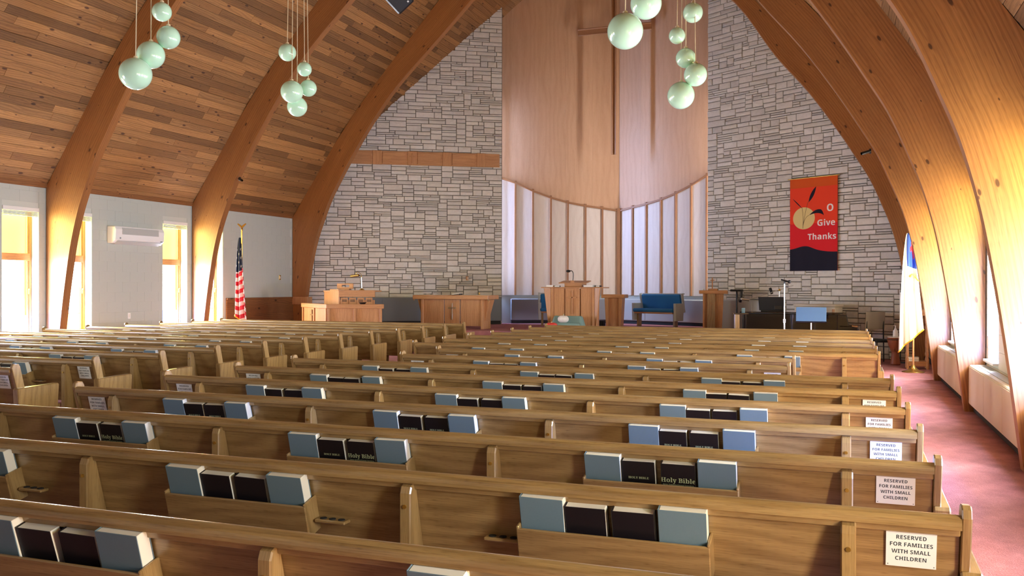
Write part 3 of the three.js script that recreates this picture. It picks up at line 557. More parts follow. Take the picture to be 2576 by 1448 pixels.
// ------------------------------------------------------------------ things on the walls
{ // air conditioner
  const t = thing('air_conditioner', 'white wall air conditioner between the left windows', 'air conditioner', [WL, 2.53, 14.47]);
  mesh('case', exZ([[0, -0.17], [0.12, -0.17], [0.2, -0.1], [0.215, 0.1], [0.19, 0.16], [0, 0.17]], -0.68, 0.68, { bevel: 0.015 }), mat.white, t);
  mesh('front_grille', bx(0.012, 0.13, 1.0, 0.214, 0.07, 0, { axis: 2, rz: 0.05 }), mat.greyLight, t);
  mesh('vent_flap', bx(0.1, 0.012, 1.2, 0.15, -0.155, 0, { rz: 0.7 }), mat.greyLight, t);
  mesh('badge', bx(0.006, 0.025, 0.06, 0.215, -0.1, 0.58, { c: 0.001 }), mat.grey, t); mesh('badge', bx(0.006, 0.03, 0.03, 0.215, -0.07, -0.55, { c: 0.001 }), mat.grey, t);
}
function plate(name, label, x, y, z, m = mat.white) { const t = thing(name, label, 'wall plate', [x, y, z]); mesh('plate', bx(0.012, 0.12, 0.075, 0.006, 0, 0, { c: 0.003 }), m, t); mesh('switch', bx(0.012, 0.06, 0.03, 0.012, 0, 0, { c: 0.003 }), m === mat.white ? mat.page : mat.page, t); }
plate('wall_outlet', 'white outlet low on the left wall below air conditioner', WL, 0.92, 14.37); plate('light_switch', 'brass light switch on the white wall beside the front arch', WL, 1.74, 19.55, mat.brass);
{ const t = onStone(SL, 4.55, 'thermostat', 'small tan thermostat on the left stone wall', 'thermostat'); mesh('case', bx(0.07, 0.11, 0.04, 0, 1.737, 0, { c: 0.008 }), mat.cab, t); mesh('dial', bx(0.02, 0.07, 0.02, 0.015, 1.737, -0.02, { c: 0.004 }), mat.page, t); }
// banner on the right stone wall
{
  const bT = canvasTex(560, 1108, (g, w, h) => {
    g.fillStyle = '#d9581c'; g.fillRect(0, 0, w, h * 0.1); g.fillStyle = '#ee4426'; g.fillRect(0, h * 0.1, w, h); g.fillStyle = '#e0222c'; g.fillRect(0, h * 0.49, w, h);
    g.fillStyle = '#e3cd8e'; g.beginPath(); g.arc(w * 0.3, h * 0.43, w * 0.235, 0, 7); g.fill();
    g.fillStyle = '#1a1a2e'; g.beginPath(); g.moveTo(0, h * 0.765); g.bezierCurveTo(w * 0.2, h * 0.75, w * 0.25, h * 0.725, w * 0.38, h * 0.735); g.bezierCurveTo(w * 0.5, h * 0.75, w * 0.6, h * 0.8, w, h * 0.8); g.lineTo(w, h); g.lineTo(0, h); g.fill();
    g.strokeStyle = '#5a4a30'; g.lineWidth = 4; for (const [x, y] of [[0.26, 0.31], [0.39, 0.25], [0.41, 0.4]]) { g.beginPath(); g.moveTo(w * 0.28, h * 0.54); g.quadraticCurveTo(w * 0.3, h * 0.42, w * x, h * y); g.stroke(); }
    g.fillStyle = '#1b1426'; const ear = (x0, y0, x1, y1, c) => { g.beginPath(); g.moveTo(w * x0, h * y0); g.quadraticCurveTo(w * (x0 + x1) / 2 - c, h * (y0 + y1) / 2 - c * 0.6, w * x1, h * y1); g.quadraticCurveTo(w * (x0 + x1) / 2 + c, h * (y0 + y1) / 2 + c * 0.6, w * x0, h * y0); g.fill(); };
    ear(0.26, 0.32, 0.06, 0.21, -36); ear(0.4, 0.26, 0.56, 0.095, 34); g.beginPath(); g.moveTo(w * 0.41, h * 0.4); g.quadraticCurveTo(w * 0.55, h * 0.33, w * 0.66, h * 0.345); g.quadraticCurveTo(w * 0.7, h * 0.36, w * 0.72, h * 0.41); g.quadraticCurveTo(w * 0.62, h * 0.36, w * 0.41, h * 0.4); g.fill();
    g.fillStyle = '#f4eeee'; g.textAlign = 'center'; g.font = 'bold 118px sans-serif'; g.fillText('O', w * 0.85, h * 0.37); g.font = 'bold 100px sans-serif'; g.fillText('Give', w * 0.77, h * 0.52); g.font = 'bold 98px sans-serif'; g.fillText('Thanks', w * 0.68, h * 0.665);
  });
  const l = Math.hypot(SR.A[0] + 0.56, SR.A[1] - 21.52), t = onStone(SR, l, 'cloth_banner', 'red harvest banner reading O Give Thanks on the right stone wall', 'banner', 0.03);
  const g = new THREE.PlaneGeometry(1.2, 2.1, 40, 24), p = g.attributes.position; for (let i = 0; i < p.count; i++) p.setZ(i, 0.008 * Math.sin(p.getX(i) * 16) * (0.9 - p.getY(i)) * 0.6);
  const back = g.clone().rotateY(Math.PI).translate(0, 0, -0.012); g.computeVertexNormals();
  mesh('cloth', clean(g).translate(0, 2.94, 0.01), M({ map: bT, roughness: 0.95 }), t); mesh('lining', clean(back).translate(0, 2.94, 0.006), M({ color: '#b8462a', roughness: 1 }), t);
  mesh('hanging_rod', rod([-0.66, 4.0, -0.008], [0.66, 4.0, -0.008], 0.012), mat.brass, t);
}

// ------------------------------------------------------------------ heating cabinets
function convector(name, label, x0, z0, x1, z1, y0, h, d, m, side, group) {  // from one end to the other along its back
  const len = Math.hypot(x1 - x0, z1 - z0), t = thing(name, label, 'heater', [(x0 + x1) / 2, y0, (z0 + z1) / 2], Math.atan2(z1 - z0, x1 - x0) + (side < 0 ? Math.PI : 0), group);
  mesh('casing', bx(len, h - 0.09, d, 0, 0.09 + (h - 0.09) / 2, -d / 2, { axis: 0, c: 0.01 }), m, t); mesh('kick', bx(len - 0.02, 0.09, d - 0.05, 0, 0.045, -d / 2 + 0.02), mat.grille, t);
  const n = Math.max(2, Math.round(len / 1.1)); for (let k = 0; k < n; k++) mesh('front_panel', bx(len / n - 0.012, h - 0.13, 0.008, -len / 2 + (k + 0.5) * len / n, 0.09 + (h - 0.09) / 2, -d - 0.004, { axis: 0, c: 0.002 }), m, t);
  mesh('top_grille', bx(len - 0.1, 0.008, d * 0.5, 0, h + 0.002, -d * 0.4, { c: 0.001 }), mat.greyLight, t); return t;
}
for (let i = 1; i < 4; i++) { const a = ARCH[i] + 0.17, b = ARCH[i + 1] - 0.01; convector('baseboard_heater', ['cream heater cabinet along right wall, nearest the camera', 'cream heater cabinet between the two nearest right arches', 'cream heater cabinet by right wall, farthest'][i - 1], WR, a, WR, b, 0, 0.58, 0.19, mat.cream, -1, 'heaters along the right wall'); }
convector('wall_convector', 'grey blue metal heater cabinet below the left stone wall', SL.X(1.2), SL.Z(1.2), SL.X(SL.len - 0.05), SL.Z(SL.len - 0.05), PLAT, 0.72, 0.2, mat.greyBlue, 1).translateZ(0.05);
convector('wall_convector', 'grey metal heater cabinet under the left apse wall', CX - 2.75, 23.5, CX - 0.1, 24.8, PLAT, 0.68, 0.2, mat.grey, 1);
convector('wall_convector', 'pale grey metal heater cabinet under the right apse wall', CX + 0.1, 24.8, CX + 2.75, 23.5, PLAT, 0.68, 0.2, mat.greyLight, 1);
convector('wall_convector', 'grey metal heater cabinet below the right stone wall', SR.X(SR.len - 0.05), SR.Z(SR.len - 0.05), SR.X(3.45), SR.Z(3.45), 0, 1.2, 0.2, mat.greyLight, 1).translateZ(0.05);

// ------------------------------------------------------------------ chancel furniture
const crossEmblem = (x, y, z, h, w, t = 0.02) => [bx(0.035, h, t, x, y, z, { axis: 1 }), bx(w, 0.035, t, x, y + h * 0.2, z, { axis: 0 })];
{ // communion table
  const t = thing('communion_table', 'long oak communion table with a carved cross on its front', 'table', [-8.86, PLAT, 20.15]);
  mesh('tabletop', bx(1.98, 0.1, 0.72, 0, 0.76, 0, { c: 0.01 }), mat.cab, t);
  for (const [x, w] of [[-0.5, 0.56], [0, 0.4], [0.5, 0.56]]) mesh('front_panel', bx(w, 0.64, 0.025, x, 0.39, -0.2, { axis: 1 }), mat.cab, t);
  for (const x of [-0.79, 0.79]) { mesh('leg', bx(0.06, 0.71, 0.5, x, 0.355, 0, { axis: 1 }), mat.cab, t); mesh('bracket', exZ([[x, 0.08], [x, 0.7], [x + Math.sign(x) * 0.17, 0.7]], -0.14, 0.14), mat.cab, t); }
  mesh('cross_emblem', crossEmblem(0, 0.42, -0.225, 0.4, 0.2), mat.oak, t);
  for (const x of [-0.98, 0.98]) mesh('knob', ball(0.025, x, 0.7, -0.3, 10), mat.oak, t);
}
const paper = (name, label, x, y, z, w, d, turn, m = mat.page, h = 0.006) => { const t = thing(name, label, name === 'paper_sheet' ? 'paper' : 'book', [x, y, z], turn); mesh('sheet', bx(w, h, d, 0, h / 2, 0, { c: 0.001 }), m, t); return t; };
const TT = PLAT + 0.81;
{ // open book and papers on the communion table
  const t = thing('open_book', 'open book lying on the left of the communion table', 'book', [-9.5, TT, 20.05]);
  for (const s of [-1, 1]) { const g = new THREE.PlaneGeometry(0.17, 0.24, 8, 1).rotateX(-Math.PI / 2), p = g.attributes.position; for (let i = 0; i < p.count; i++) p.setY(i, 0.012 + 0.02 * Math.sin(Math.PI * clamp((p.getX(i) + 0.085) / 0.17))); g.computeVertexNormals(); mesh('page_block', [clean(g.clone()).translate(s * 0.085, 0, 0), bx(0.17, 0.012, 0.24, s * 0.085, 0.006, 0)], mat.page, t); }
  paper('paper_sheet', 'loose paper beside the open book on communion table', -9.15, TT, 20.1, 0.22, 0.28, 0.2);
  const f = thing('closed_book', 'dark book with pale pages propped mid communion table', 'book', [-8.8, TT, 20.1]); mesh('pages', bx(0.2, 0.022, 0.16, 0, 0.03, 0, { rz: 0.12 }), mat.page, f); mesh('cover', [bx(0.21, 0.005, 0.17, 0, 0.012, 0, { rz: 0.1 }), bx(0.03, 0.03, 0.16, 0.1, 0.024, 0)], mat.bible, f);
  paper('paper_sheet', 'white paper right of the dark book on communion table', -8.5, TT, 20.08, 0.3, 0.25, -0.1); paper('paper_sheet', 'white paper at the right end of communion table', -8.1, TT, 20.08, 0.3, 0.22, 0.1);
  const c = thing('brass_candle_holder', 'small brass candle holder on the communion table', 'candle holder', [-8.26, TT, 20.2]); mesh('holder', lathe([[0, 0], [0.035, 0], [0.03, 0.012], [0.012, 0.02], [0.02, 0.05], [0.018, 0.065], [0, 0.065]], 0, 0, 0, 16), mat.brass, c);
}
{ // pulpit
  const t = thing('pulpit', 'oak pulpit with flared sides and a cross on the front', 'pulpit', [CX, PLAT, 20.35]);
  mesh('shelf_top', bx(1.5, 0.025, 0.6, 0, 1.0, 0.1, { c: 0.006 }), mat.cab, t);
  for (const [x, w] of [[-0.34, 0.3], [0, 0.36], [0.34, 0.3]]) mesh('front_panel', bx(w - 0.012, 0.98, 0.025, x, 0.5, -0.12 + (x ? 0.02 : 0), { axis: 1 }), mat.cab, t);
  for (const s of [-1, 1]) {
    mesh('corner_post', bx(0.06, 0.98, 0.07, s * 0.5, 0.5, -0.1, { axis: 1 }), mat.cab, t);
    const g = new THREE.Shape([[0, 0], [0.08, 0], [0.2, 0.98], [0, 0.98]].map(p => new THREE.Vector2(s * p[0], p[1]))); let e = new THREE.ExtrudeGeometry(g, { depth: 0.03, bevelEnabled: false }); e = uvs(e, 1); e.rotateY(s * -0.5); mesh('side_wing', e.translate(s * 0.51, 0, 0.08), mat.cab, t);
    mesh('side_panel', bx(0.03, 0.95, 0.45, s * 0.5, 0.49, 0.15, { axis: 1 }), mat.cab, t);
  }
  mesh('cross_emblem', crossEmblem(0, 0.66, -0.15, 0.55, 0.2), mat.cab, t); mesh('plinth', bx(1.0, 0.06, 0.5, 0, 0.03, 0.1), mat.cab, t); mesh('core', bx(0.98, 0.95, 0.02, 0, 0.5, -0.075, { axis: 1 }), mat.cab, t);
  const d = mesh('reading_desk', [bx(0.42, 0.1, 0.3, 0, 1.06, 0.08), bx(0.68, 0.022, 0.42, 0, 1.13, 0.08, { rx: 0.12 })], mat.cab, t); mesh('mic_clip', bx(0.08, 0.05, 0.06, 0, 1.14, -0.14), mat.cab, d);
  const mic = thing('pulpit_microphone', 'black gooseneck microphone on the pulpit', 'microphone', [CX, PLAT + 1.15, 20.25]);
  mesh('gooseneck', tube([[0, 0, 0], [0.01, 0.1, 0], [0.005, 0.2, 0], [-0.02, 0.24, -0.02], [-0.06, 0.24, -0.03]], 0.01), mat.black, mic); mesh('mic_head', clean(new THREE.SphereGeometry(0.04, 16, 12)).scale(1.4, 0.8, 0.9).translate(-0.1, 0.235, 0.03), mat.black, mic);
}
function flatBook(label, x, y, z, w, h, d, m, turn = 0) { const t = thing('closed_book', label, 'book', [x, y, z], turn); mesh('pages', bx(w - 0.01, h - 0.008, d - 0.006, 0, h / 2, 0.0, { c: 0.002 }), mat.page, t); mesh('cover', [bx(w, 0.004, d, 0, 0.002, 0, { c: 0.001 }), bx(w, 0.004, d, 0, h - 0.002, 0, { c: 0.001 }), bx(0.004, h, d, w / 2 - 0.002, h / 2, 0, { c: 0.001 })], m, t); return t; }
flatBook('thick cream book lying on the left of the pulpit', CX - 0.52, PLAT + 1.013, 20.2, 0.17, 0.045, 0.22, mat.page); flatBook('black book lying beside the reading desk, left side', CX - 0.36, PLAT + 1.013, 20.2, 0.13, 0.035, 0.2, mat.bible, 0.2);
flatBook('white paged book lying on the right of the pulpit', CX + 0.42, PLAT + 1.013, 20.2, 0.24, 0.045, 0.2, mat.greyLight, -0.1); flatBook('black book at the right end of the pulpit shelf', CX + 0.62, PLAT + 1.013, 20.25, 0.1, 0.04, 0.18, mat.bible);
{ // pumpkins on a cloth
  const b = thing('cloth_covered_box', 'box under a grey green cloth before the pulpit', 'cloth', [-5.9, PLAT, 19.75]);
  const prof = (x) => 0.34 * smooth(0.42, 0.2, Math.abs(x)); const g = new THREE.PlaneGeometry(0.9, 0.5, 36, 16).rotateX(-Math.PI / 2), p = g.attributes.position;
  for (let i = 0; i < p.count; i++) { const x = p.getX(i), z = p.getZ(i); p.setY(i, Math.max(0.012, (z < 0.02 ? 0.35 : 0.2) * smooth(0.44, 0.3, Math.abs(x)) * smooth(0.25, 0.17, Math.abs(z))) + 0.008 * Math.sin(x * 34) * smooth(0.2, 0.4, Math.abs(x))); }
  g.computeVertexNormals(); mesh('cloth', clean(g), M({ color: '#7f9c92', roughness: 0.95 }), b); mesh('box', [bx(0.56, 0.17, 0.3, 0, 0.085, 0), bx(0.56, 0.14, 0.14, 0, 0.26, 0.11)], mat.cab, b);
  const pump = (label, x, y, z, r, sq, m) => { const t = thing('pumpkin', label, 'pumpkin', [x, y, z]); const q = new THREE.SphereGeometry(r, 40, 20), a = q.attributes.position; for (let i = 0; i < a.count; i++) { const X = a.getX(i), Y = a.getY(i), Z = a.getZ(i), k = 1 - 0.07 * Math.abs(Math.sin(Math.atan2(Z, X) * 4.5)), dip = 1 - 0.25 * Math.exp(-((X * X + Z * Z) / (r * r)) * 9); a.setXYZ(i, X * k, Y * sq * dip + r * sq * 0.9, Z * k); } q.computeVertexNormals(); mesh('body', clean(q), m, t); mesh('stem', tube([[0, r * sq * 1.6, 0], [0.004, r * sq * 1.9, 0], [0.02, r * sq * 2.1, 0]], 0.012, 8, 6), M({ color: '#c9bd94', roughness: 0.8 }), t); };
  pump('white pumpkin on the green cloth before the pulpit', -5.96, PLAT + 0.2, 19.63, 0.13, 0.72, M({ color: '#eeeadf', roughness: 0.5 })); pump('red orange pumpkin left of the white pumpkin', -6.22, PLAT + 0.1, 19.55, 0.14, 0.42, M({ color: '#e2483c', roughness: 0.4 }));
  const s = thing('pumpkin_stand', 'low wooden block under the red pumpkin', 'block', [-6.22, PLAT, 19.55]); mesh('block', bx(0.3, 0.1, 0.24, 0, 0.05, 0, { c: 0.008 }), mat.cab, s);
}
function bench(label, x, z, turn, w) {
  const t = thing('upholstered_bench', label, 'bench', [x, PLAT, z], turn, 'blue benches beside the pulpit');
  mesh('back_cushion', bx(w - 0.08, 0.42, 0.07, 0, 0.62, 0.06 + 0.16, { rx: 0.22, c: 0.025, axis: 0 }), mat.blue, t); mesh('seat_cushion', bx(w - 0.04, 0.09, 0.46, 0, 0.42, 0, { c: 0.03, axis: 0 }), mat.blue, t);
  mesh('top_rail', bx(w, 0.025, 0.05, 0, 0.84, 0.28), mat.greyLight, t); mesh('seat_frame', bx(w - 0.1, 0.05, 0.4, 0, 0.36, 0), mat.cab, t);
  for (const s of [-1, 1]) {
    mesh('end_post', bx(0.035, 0.5, 0.08, s * (w / 2), 0.61, 0.23, { rx: 0.22, axis: 1 }), mat.greyLight, t);
    mesh('arm_panel', exX([[-0.18, 0.16], [-0.2, 0.6], [0.2, 0.6], [0.16, 0.16]], s * w / 2 - 0.02, s * w / 2 + 0.05), mat.greyLight, t); mesh('leg', bx(0.06, 0.36, 0.14, s * (w / 2 - 0.08), 0.18, 0, { axis: 1 }), mat.oak, t);
  }
}
bench('blue upholstered bench right of the pulpit', -4.46, 22.95, -0.38, 1.25); bench('blue upholstered bench half hidden left of the pulpit', -6.95, 22.6, 0.35, 1.1);
{ // small pedestal table
  const t = thing('pedestal_table', 'small oak pedestal table between pulpit and blue bench', 'table', [-5.46, PLAT, 22.5]);
  mesh('tabletop', bx(0.6, 0.09, 0.45, 0, 0.78, 0, { c: 0.01 }), mat.cab, t); for (const s of [-1, 1]) mesh('leg', exZ([[s * 0.13, 0], [s * 0.19, 0], [s * 0.23, 0.74], [s * 0.13, 0.74]], -0.16, 0.16), mat.cab, t); mesh('centre_panel', bx(0.27, 0.72, 0.22, 0, 0.37, 0.03, { axis: 1 }), mat.cab, t);
  const k = thing('equipment_case', 'black equipment case on the platform left of pedestal table', 'case', [-5.95, PLAT, 22.7]); mesh('case', bx(0.32, 0.14, 0.3, 0, 0.07, 0, { c: 0.01 }), mat.blackMat, k); mesh('handle', rod([-0.07, 0.15, -0.1], [0.05, 0.15, -0.1], 0.008), mat.metal, k);
}
{ // side lectern with a cross on top
  const t = thing('side_lectern', 'tall oak stand with a slotted cross panel, right of the bench', 'lectern', [-2.88, PLAT, 21.7], 0.15);
  mesh('top', bx(0.66, 0.08, 0.5, 0, 0.9, 0, { c: 0.01 }), mat.cab, t); mesh('front_panel', bx(0.18, 0.86, 0.03, -0.05, 0.43, -0.2, { axis: 1 }), mat.oak, t); mesh('cross_slot', [bx(0.012, 0.36, 0.006, -0.05, 0.5, -0.217), bx(0.05, 0.02, 0.006, -0.03, 0.62, -0.217)], mat.cabDark, t);
  mesh('body', exZ([[-0.22, 0], [0.2, 0], [0.24, 0.86], [-0.24, 0.86]], -0.15, 0.2), mat.cab, t); mesh('corner_post', bx(0.04, 0.86, 0.05, -0.22, 0.43, -0.17, { axis: 1 }), mat.cab, t);
  const c = thing('standing_cross', 'small wooden cross standing on the side lectern', 'cross', [-2.9, PLAT + 0.94, 21.7]); mesh('base', bx(0.22, 0.04, 0.12, 0.02, 0.02, 0), mat.cab, c); mesh('upright', bx(0.025, 0.28, 0.02, 0, 0.17, 0), mat.cab, c); mesh('crossbar', bx(0.1, 0.022, 0.02, 0, 0.24, 0), mat.cab, c);
  const k = thing('cup', 'small white cup on the side lectern', 'cup', [-3.1, PLAT + 0.94, 21.65]); mesh('body', lathe([[0, 0], [0.018, 0], [0.022, 0.04], [0.02, 0.04], [0.016, 0.004], [0, 0.004]], 0, 0, 0, 14), mat.white, k);
  const s = thing('cable_stand', 'black stand hung with cables beside the side lectern', 'stand', [-2.34, PLAT, 21.75]);
  mesh('pole', rod([0, 0, 0], [0, 0.95, 0], 0.018), mat.black, s); mesh('base', cyl(0.14, 0.15, 0.02, 0, 0.01, 0), mat.black, s); mesh('arm', bx(0.3, 0.05, 0.05, 0, 0.94, 0, { c: 0.01 }), mat.black, s);
  for (let k = 0; k < 4; k++) mesh('cable', tube([[0.02 + 0.03 * k, 0.95, -0.03], [0.03 + 0.03 * k, 0.8, -0.05], [0.06 + 0.015 * k, 0.66, -0.03], [0.1 + 0.01 * k, 0.8, -0.02], [0.1 + 0.012 * k, 0.95, -0.02]], 0.008, 16, 6), mat.black, s);
}

// ------------------------------------------------------------------ organ on the left
{
  const sc = thing('organ_screen', 'oak screen with a small cross enclosing the organ', 'screen', [-10.85, 0, 17.55]);
  const wing = (len, turn, dir, panels, n) => {
    const q = new THREE.Group(); const put = (g) => g.rotateY(turn);
    mesh(n, put(bx(len, 1.02, 0.03, dir * len / 2, 0.53, 0, { axis: 1 })), mat.cab, sc); mesh('top_rail', put(bx(len + 0.08, 0.1, 0.1, dir * len / 2, 1.07, 0, { axis: 0, c: 0.01 })), mat.cab, sc);
    for (let k = 0; k <= panels; k++) mesh('stile', put(bx(0.05, 1.0, 0.03, dir * (0.03 + (len - 0.06) * k / panels), 0.52, -0.03, { axis: 1 })), mat.cab, sc);
  };
  wing(1.45, -0.62, -1, 2, 'left_panel'); wing(1.22, 0.36, 1, 2, 'right_panel');
  const g = crossEmblem(-0.86, 0.78, -0.03, 0.4, 0.18).map(q => q.rotateY(-0.62)); mesh('cross_emblem', g, mat.oak, sc);
  const t = thing('organ_console', 'oak organ console with louvred side behind the screen', 'organ', [-11.0, 0, 18.3]);
  const T1 = -0.62, T2 = 0.36;
  mesh('left_side', [bx(0.86, 1.42, 0.04, -0.43, 0.71, 0, { axis: 1 }).rotateY(T1), bx(0.5, 0.03, 0.08, -0.22, 1.435, 0, { axis: 0 }).rotateY(T1)], mat.cab, t);
  mesh('right_side', bx(0.82, 1.2, 0.04, 0.41, 0.6, 0.02, { axis: 1 }).rotateY(T2), mat.cab, t); mesh('back_cap', bx(0.84, 0.16, 0.1, 0.41, 1.35, 0, { axis: 0 }).rotateY(T2), mat.cab, t);
  mesh('top', exZ([[-0.62, 1.39], [0.7, 1.39], [0.7, 1.42], [-0.62, 1.42]], 0.3, 0.75), mat.cab, t);
  for (let k = 0; k < 4; k++) { const p = mesh('louvre_panel', bx(0.16, 0.17, 0.015, 0.12 + k * 0.19, 1.17, -0.006, { axis: 1 }).rotateY(T2), mat.cab, t); for (let q = 0; q < 2; q++) mesh('louvre_slot', bx(0.11, 0.014, 0.006, 0.12 + k * 0.19, 1.2 - q * 0.03, -0.016, { c: 0.001 }).rotateY(T2), mat.blackMat, p); }
  const r = thing('music_rest', 'wooden music rest on top of the organ', 'music rest', [-11.2, 1.43, 18.9], 0.1); mesh('board', [bx(0.42, 0.03, 0.03, 0, 0.14, 0), bx(0.42, 0.04, 0.03, 0, 0.05, 0), bx(0.13, 0.08, 0.03, -0.145, 0.095, 0), bx(0.1, 0.08, 0.03, 0.16, 0.095, 0)], mat.cab, r); mesh('foot', bx(0.26, 0.03, 0.12, 0, 0.015, 0), mat.cab, r);
  const l = thing('organ_lamp', 'brass reading lamp on top of the organ', 'lamp', [-10.72, 1.43, 18.85]); mesh('base', lathe([[0, 0], [0.06, 0], [0.05, 0.02], [0.014, 0.04], [0, 0.04]], 0, 0, 0, 18), mat.brass, l); mesh('pole', rod([0, 0.02, 0], [-0.01, 0.3, 0], 0.014), mat.metal, l); mesh('arm', tube([[-0.01, 0.3, 0], [-0.03, 0.38, 0], [-0.12, 0.43, -0.03], [-0.14, 0.36, -0.04]], 0.007), mat.brass, l); mesh('lamp_shade', rod([-0.27, 0.33, -0.05], [-0.05, 0.35, -0.05], 0.03, 14), mat.brass, l);
  const b = thing('organ_bench_bowl', 'small black dish at the right end of the organ', 'dish', [-10.12, 1.12, 17.83]); mesh('bowl', lathe([[0, 0], [0.05, 0], [0.09, 0.04], [0.085, 0.042], [0.04, 0.008], [0, 0.008]], 0, 0, 0, 18), mat.black, b);
}

// ------------------------------------------------------------------ flags
function flag(name, label, x, z, H, o) {
  const t = thing(name, label, 'flag', [x, 0, z]);
  mesh('pole', rod([0, 0.02, 0], [0, H, 0], 0.016, 12), o.pole, t); mesh('base', lathe([[0, 0], [0.19, 0], [0.19, 0.015], [0.1, 0.035], [0.045, 0.09], [0.03, 0.13], [0, 0.13]], 0, 0, 0, 28), mat.brass, t);
  const nx = 44, ny = 48, pos = [], uv = [], idx = [];
  const P = (u, v) => { const w = lerp(o.w0, o.w1, Math.pow(v, 0.75)), a = u * o.folds * Math.PI * 2, amp = lerp(0.014, 0.065, v), drop = o.hem(u); return [o.side * (u * w - o.shift * v) + 0.01 * Math.sin(a * 0.5) , lerp(o.top, drop, v), -0.03 - amp * (0.6 + Math.sin(a + v * 1.2)) ]; };
  for (let j = 0; j <= ny; j++) for (let i = 0; i <= nx; i++) { const [a, b, c] = P(i / nx, j / ny); pos.push(a, b, -c); uv.push(i / nx, 1 - j / ny); }
  for (let j = 0; j < ny; j++) for (let i = 0; i < nx; i++) { const k = j * (nx + 1) + i; idx.push(k, k + nx + 1, k + 1, k + 1, k + nx + 1, k + nx + 2); }
  const g = new THREE.BufferGeometry(); g.setAttribute('position', new THREE.Float32BufferAttribute(pos, 3)); g.setAttribute('uv', new THREE.Float32BufferAttribute(uv, 2)); g.setIndex(idx); g.computeVertexNormals();
  const c = mesh('cloth', clean(g), new THREE.MeshPhysicalMaterial({ map: o.tex, roughness: 0.55, sheen: 0.4, side: THREE.DoubleSide }), t);
  const hem = []; for (let i = 0; i <= 40; i++) hem.push(P(i / 40, 1)); mesh('fringe', tube(hem.map(p => [p[0], p[1], p[2]]), 0.014, 80, 6), mat.gold, c); return t;
}
const usT = canvasTex(512, 1024, (g, w, h) => {
  g.fillStyle = '#f3f0f2'; g.fillRect(0, 0, w, h); g.save(); g.translate(0, h * 0.4); g.transform(1, 0.25, 0, 1, 0, 0); g.fillStyle = '#cf2238'; for (let k = 0; k < 9; k += 1) g.fillRect(-20, k * 104 - 40, w + 40, 52); g.restore();
  g.fillStyle = '#1c2b4c'; g.beginPath(); g.moveTo(0, 0); g.lineTo(w, 0); g.lineTo(w, h * 0.46); g.lineTo(0, h * 0.36); g.fill();
  g.fillStyle = '#f3f3f3'; for (let r = 0; r < 6; r++) for (let k = 0; k < 4; k++) { const x = 50 + k * 125 + (r % 2) * 55, y = 130 + r * 52 + x * 0.08; if (y > h * 0.34 + x * 0.18) continue; g.beginPath(); for (let q = 0; q < 10; q++) { const R = q % 2 ? 9 : 22, a = q * Math.PI / 5 - Math.PI / 2; g.lineTo(x + R * Math.cos(a), y + R * Math.sin(a)); } g.fill(); }
});
const us = flag('striped_flag', 'red and white striped flag with stars on an eagle topped pole', -12.82, 17.1, 2.78, { pole: mat.brass, w0: 0.06, w1: 0.36, folds: 2.6, side: -1, shift: 0.2, top: 2.62, hem: u => 0.72 + 0.5 * Math.max(0, u - 0.55), tex: usT });
{ const g = (s) => { const q = new THREE.ExtrudeGeometry(new THREE.Shape([[0, 0], [0.03, 0.02], [0.12, 0.1], [0.1, 0.115], [0.02, 0.07]].map(p => new THREE.Vector2(p[0] * s, p[1]))), { depth: 0.012, bevelEnabled: false }); return clean(q).translate(0, 2.83, 0); }; mesh('eagle_finial', [g(1), g(-1), ball(0.022, 0, 2.8, 0, 12), clean(new THREE.ConeGeometry(0.024, 0.1, 12)).translate(0, 2.86, 0)], mat.brass, us); }
const chT = canvasTex(512, 1024, (g, w, h) => { g.fillStyle = '#d3d7d4'; g.fillRect(0, 0, w, h); g.fillStyle = '#2348b8'; g.beginPath(); g.moveTo(0, 0); g.lineTo(w * 0.78, 0); g.lineTo(w * 0.6, h * 0.3); g.lineTo(0, h * 0.38); g.fill(); g.fillStyle = '#c92038'; g.save(); g.translate(w * 0.28, h * 0.16); g.rotate(0.3); g.fillRect(-26, -90, 52, 190); g.fillRect(-80, -50, 160, 48); g.restore(); });
const ch = flag('white_flag', 'white flag with blue corner and red cross by the right wall', 1.2, 17.7, 2.6, { pole: mat.cab, w0: 0.12, w1: 0.42, folds: 2.2, side: -1, shift: 0.16, top: 2.5, hem: u => 0.78 - 0.42 * u, tex: chT });
mesh('ribbon', [tube([[0.02, 1.72, -0.08], [-0.03, 1.76, -0.1], [-0.06, 1.7, -0.1]], 0.016, 12, 6), tube([[0.02, 1.72, -0.08], [0.06, 1.66, -0.1], [0.1, 1.63, -0.1]], 0.014, 12, 6)], mat.gold, ch);

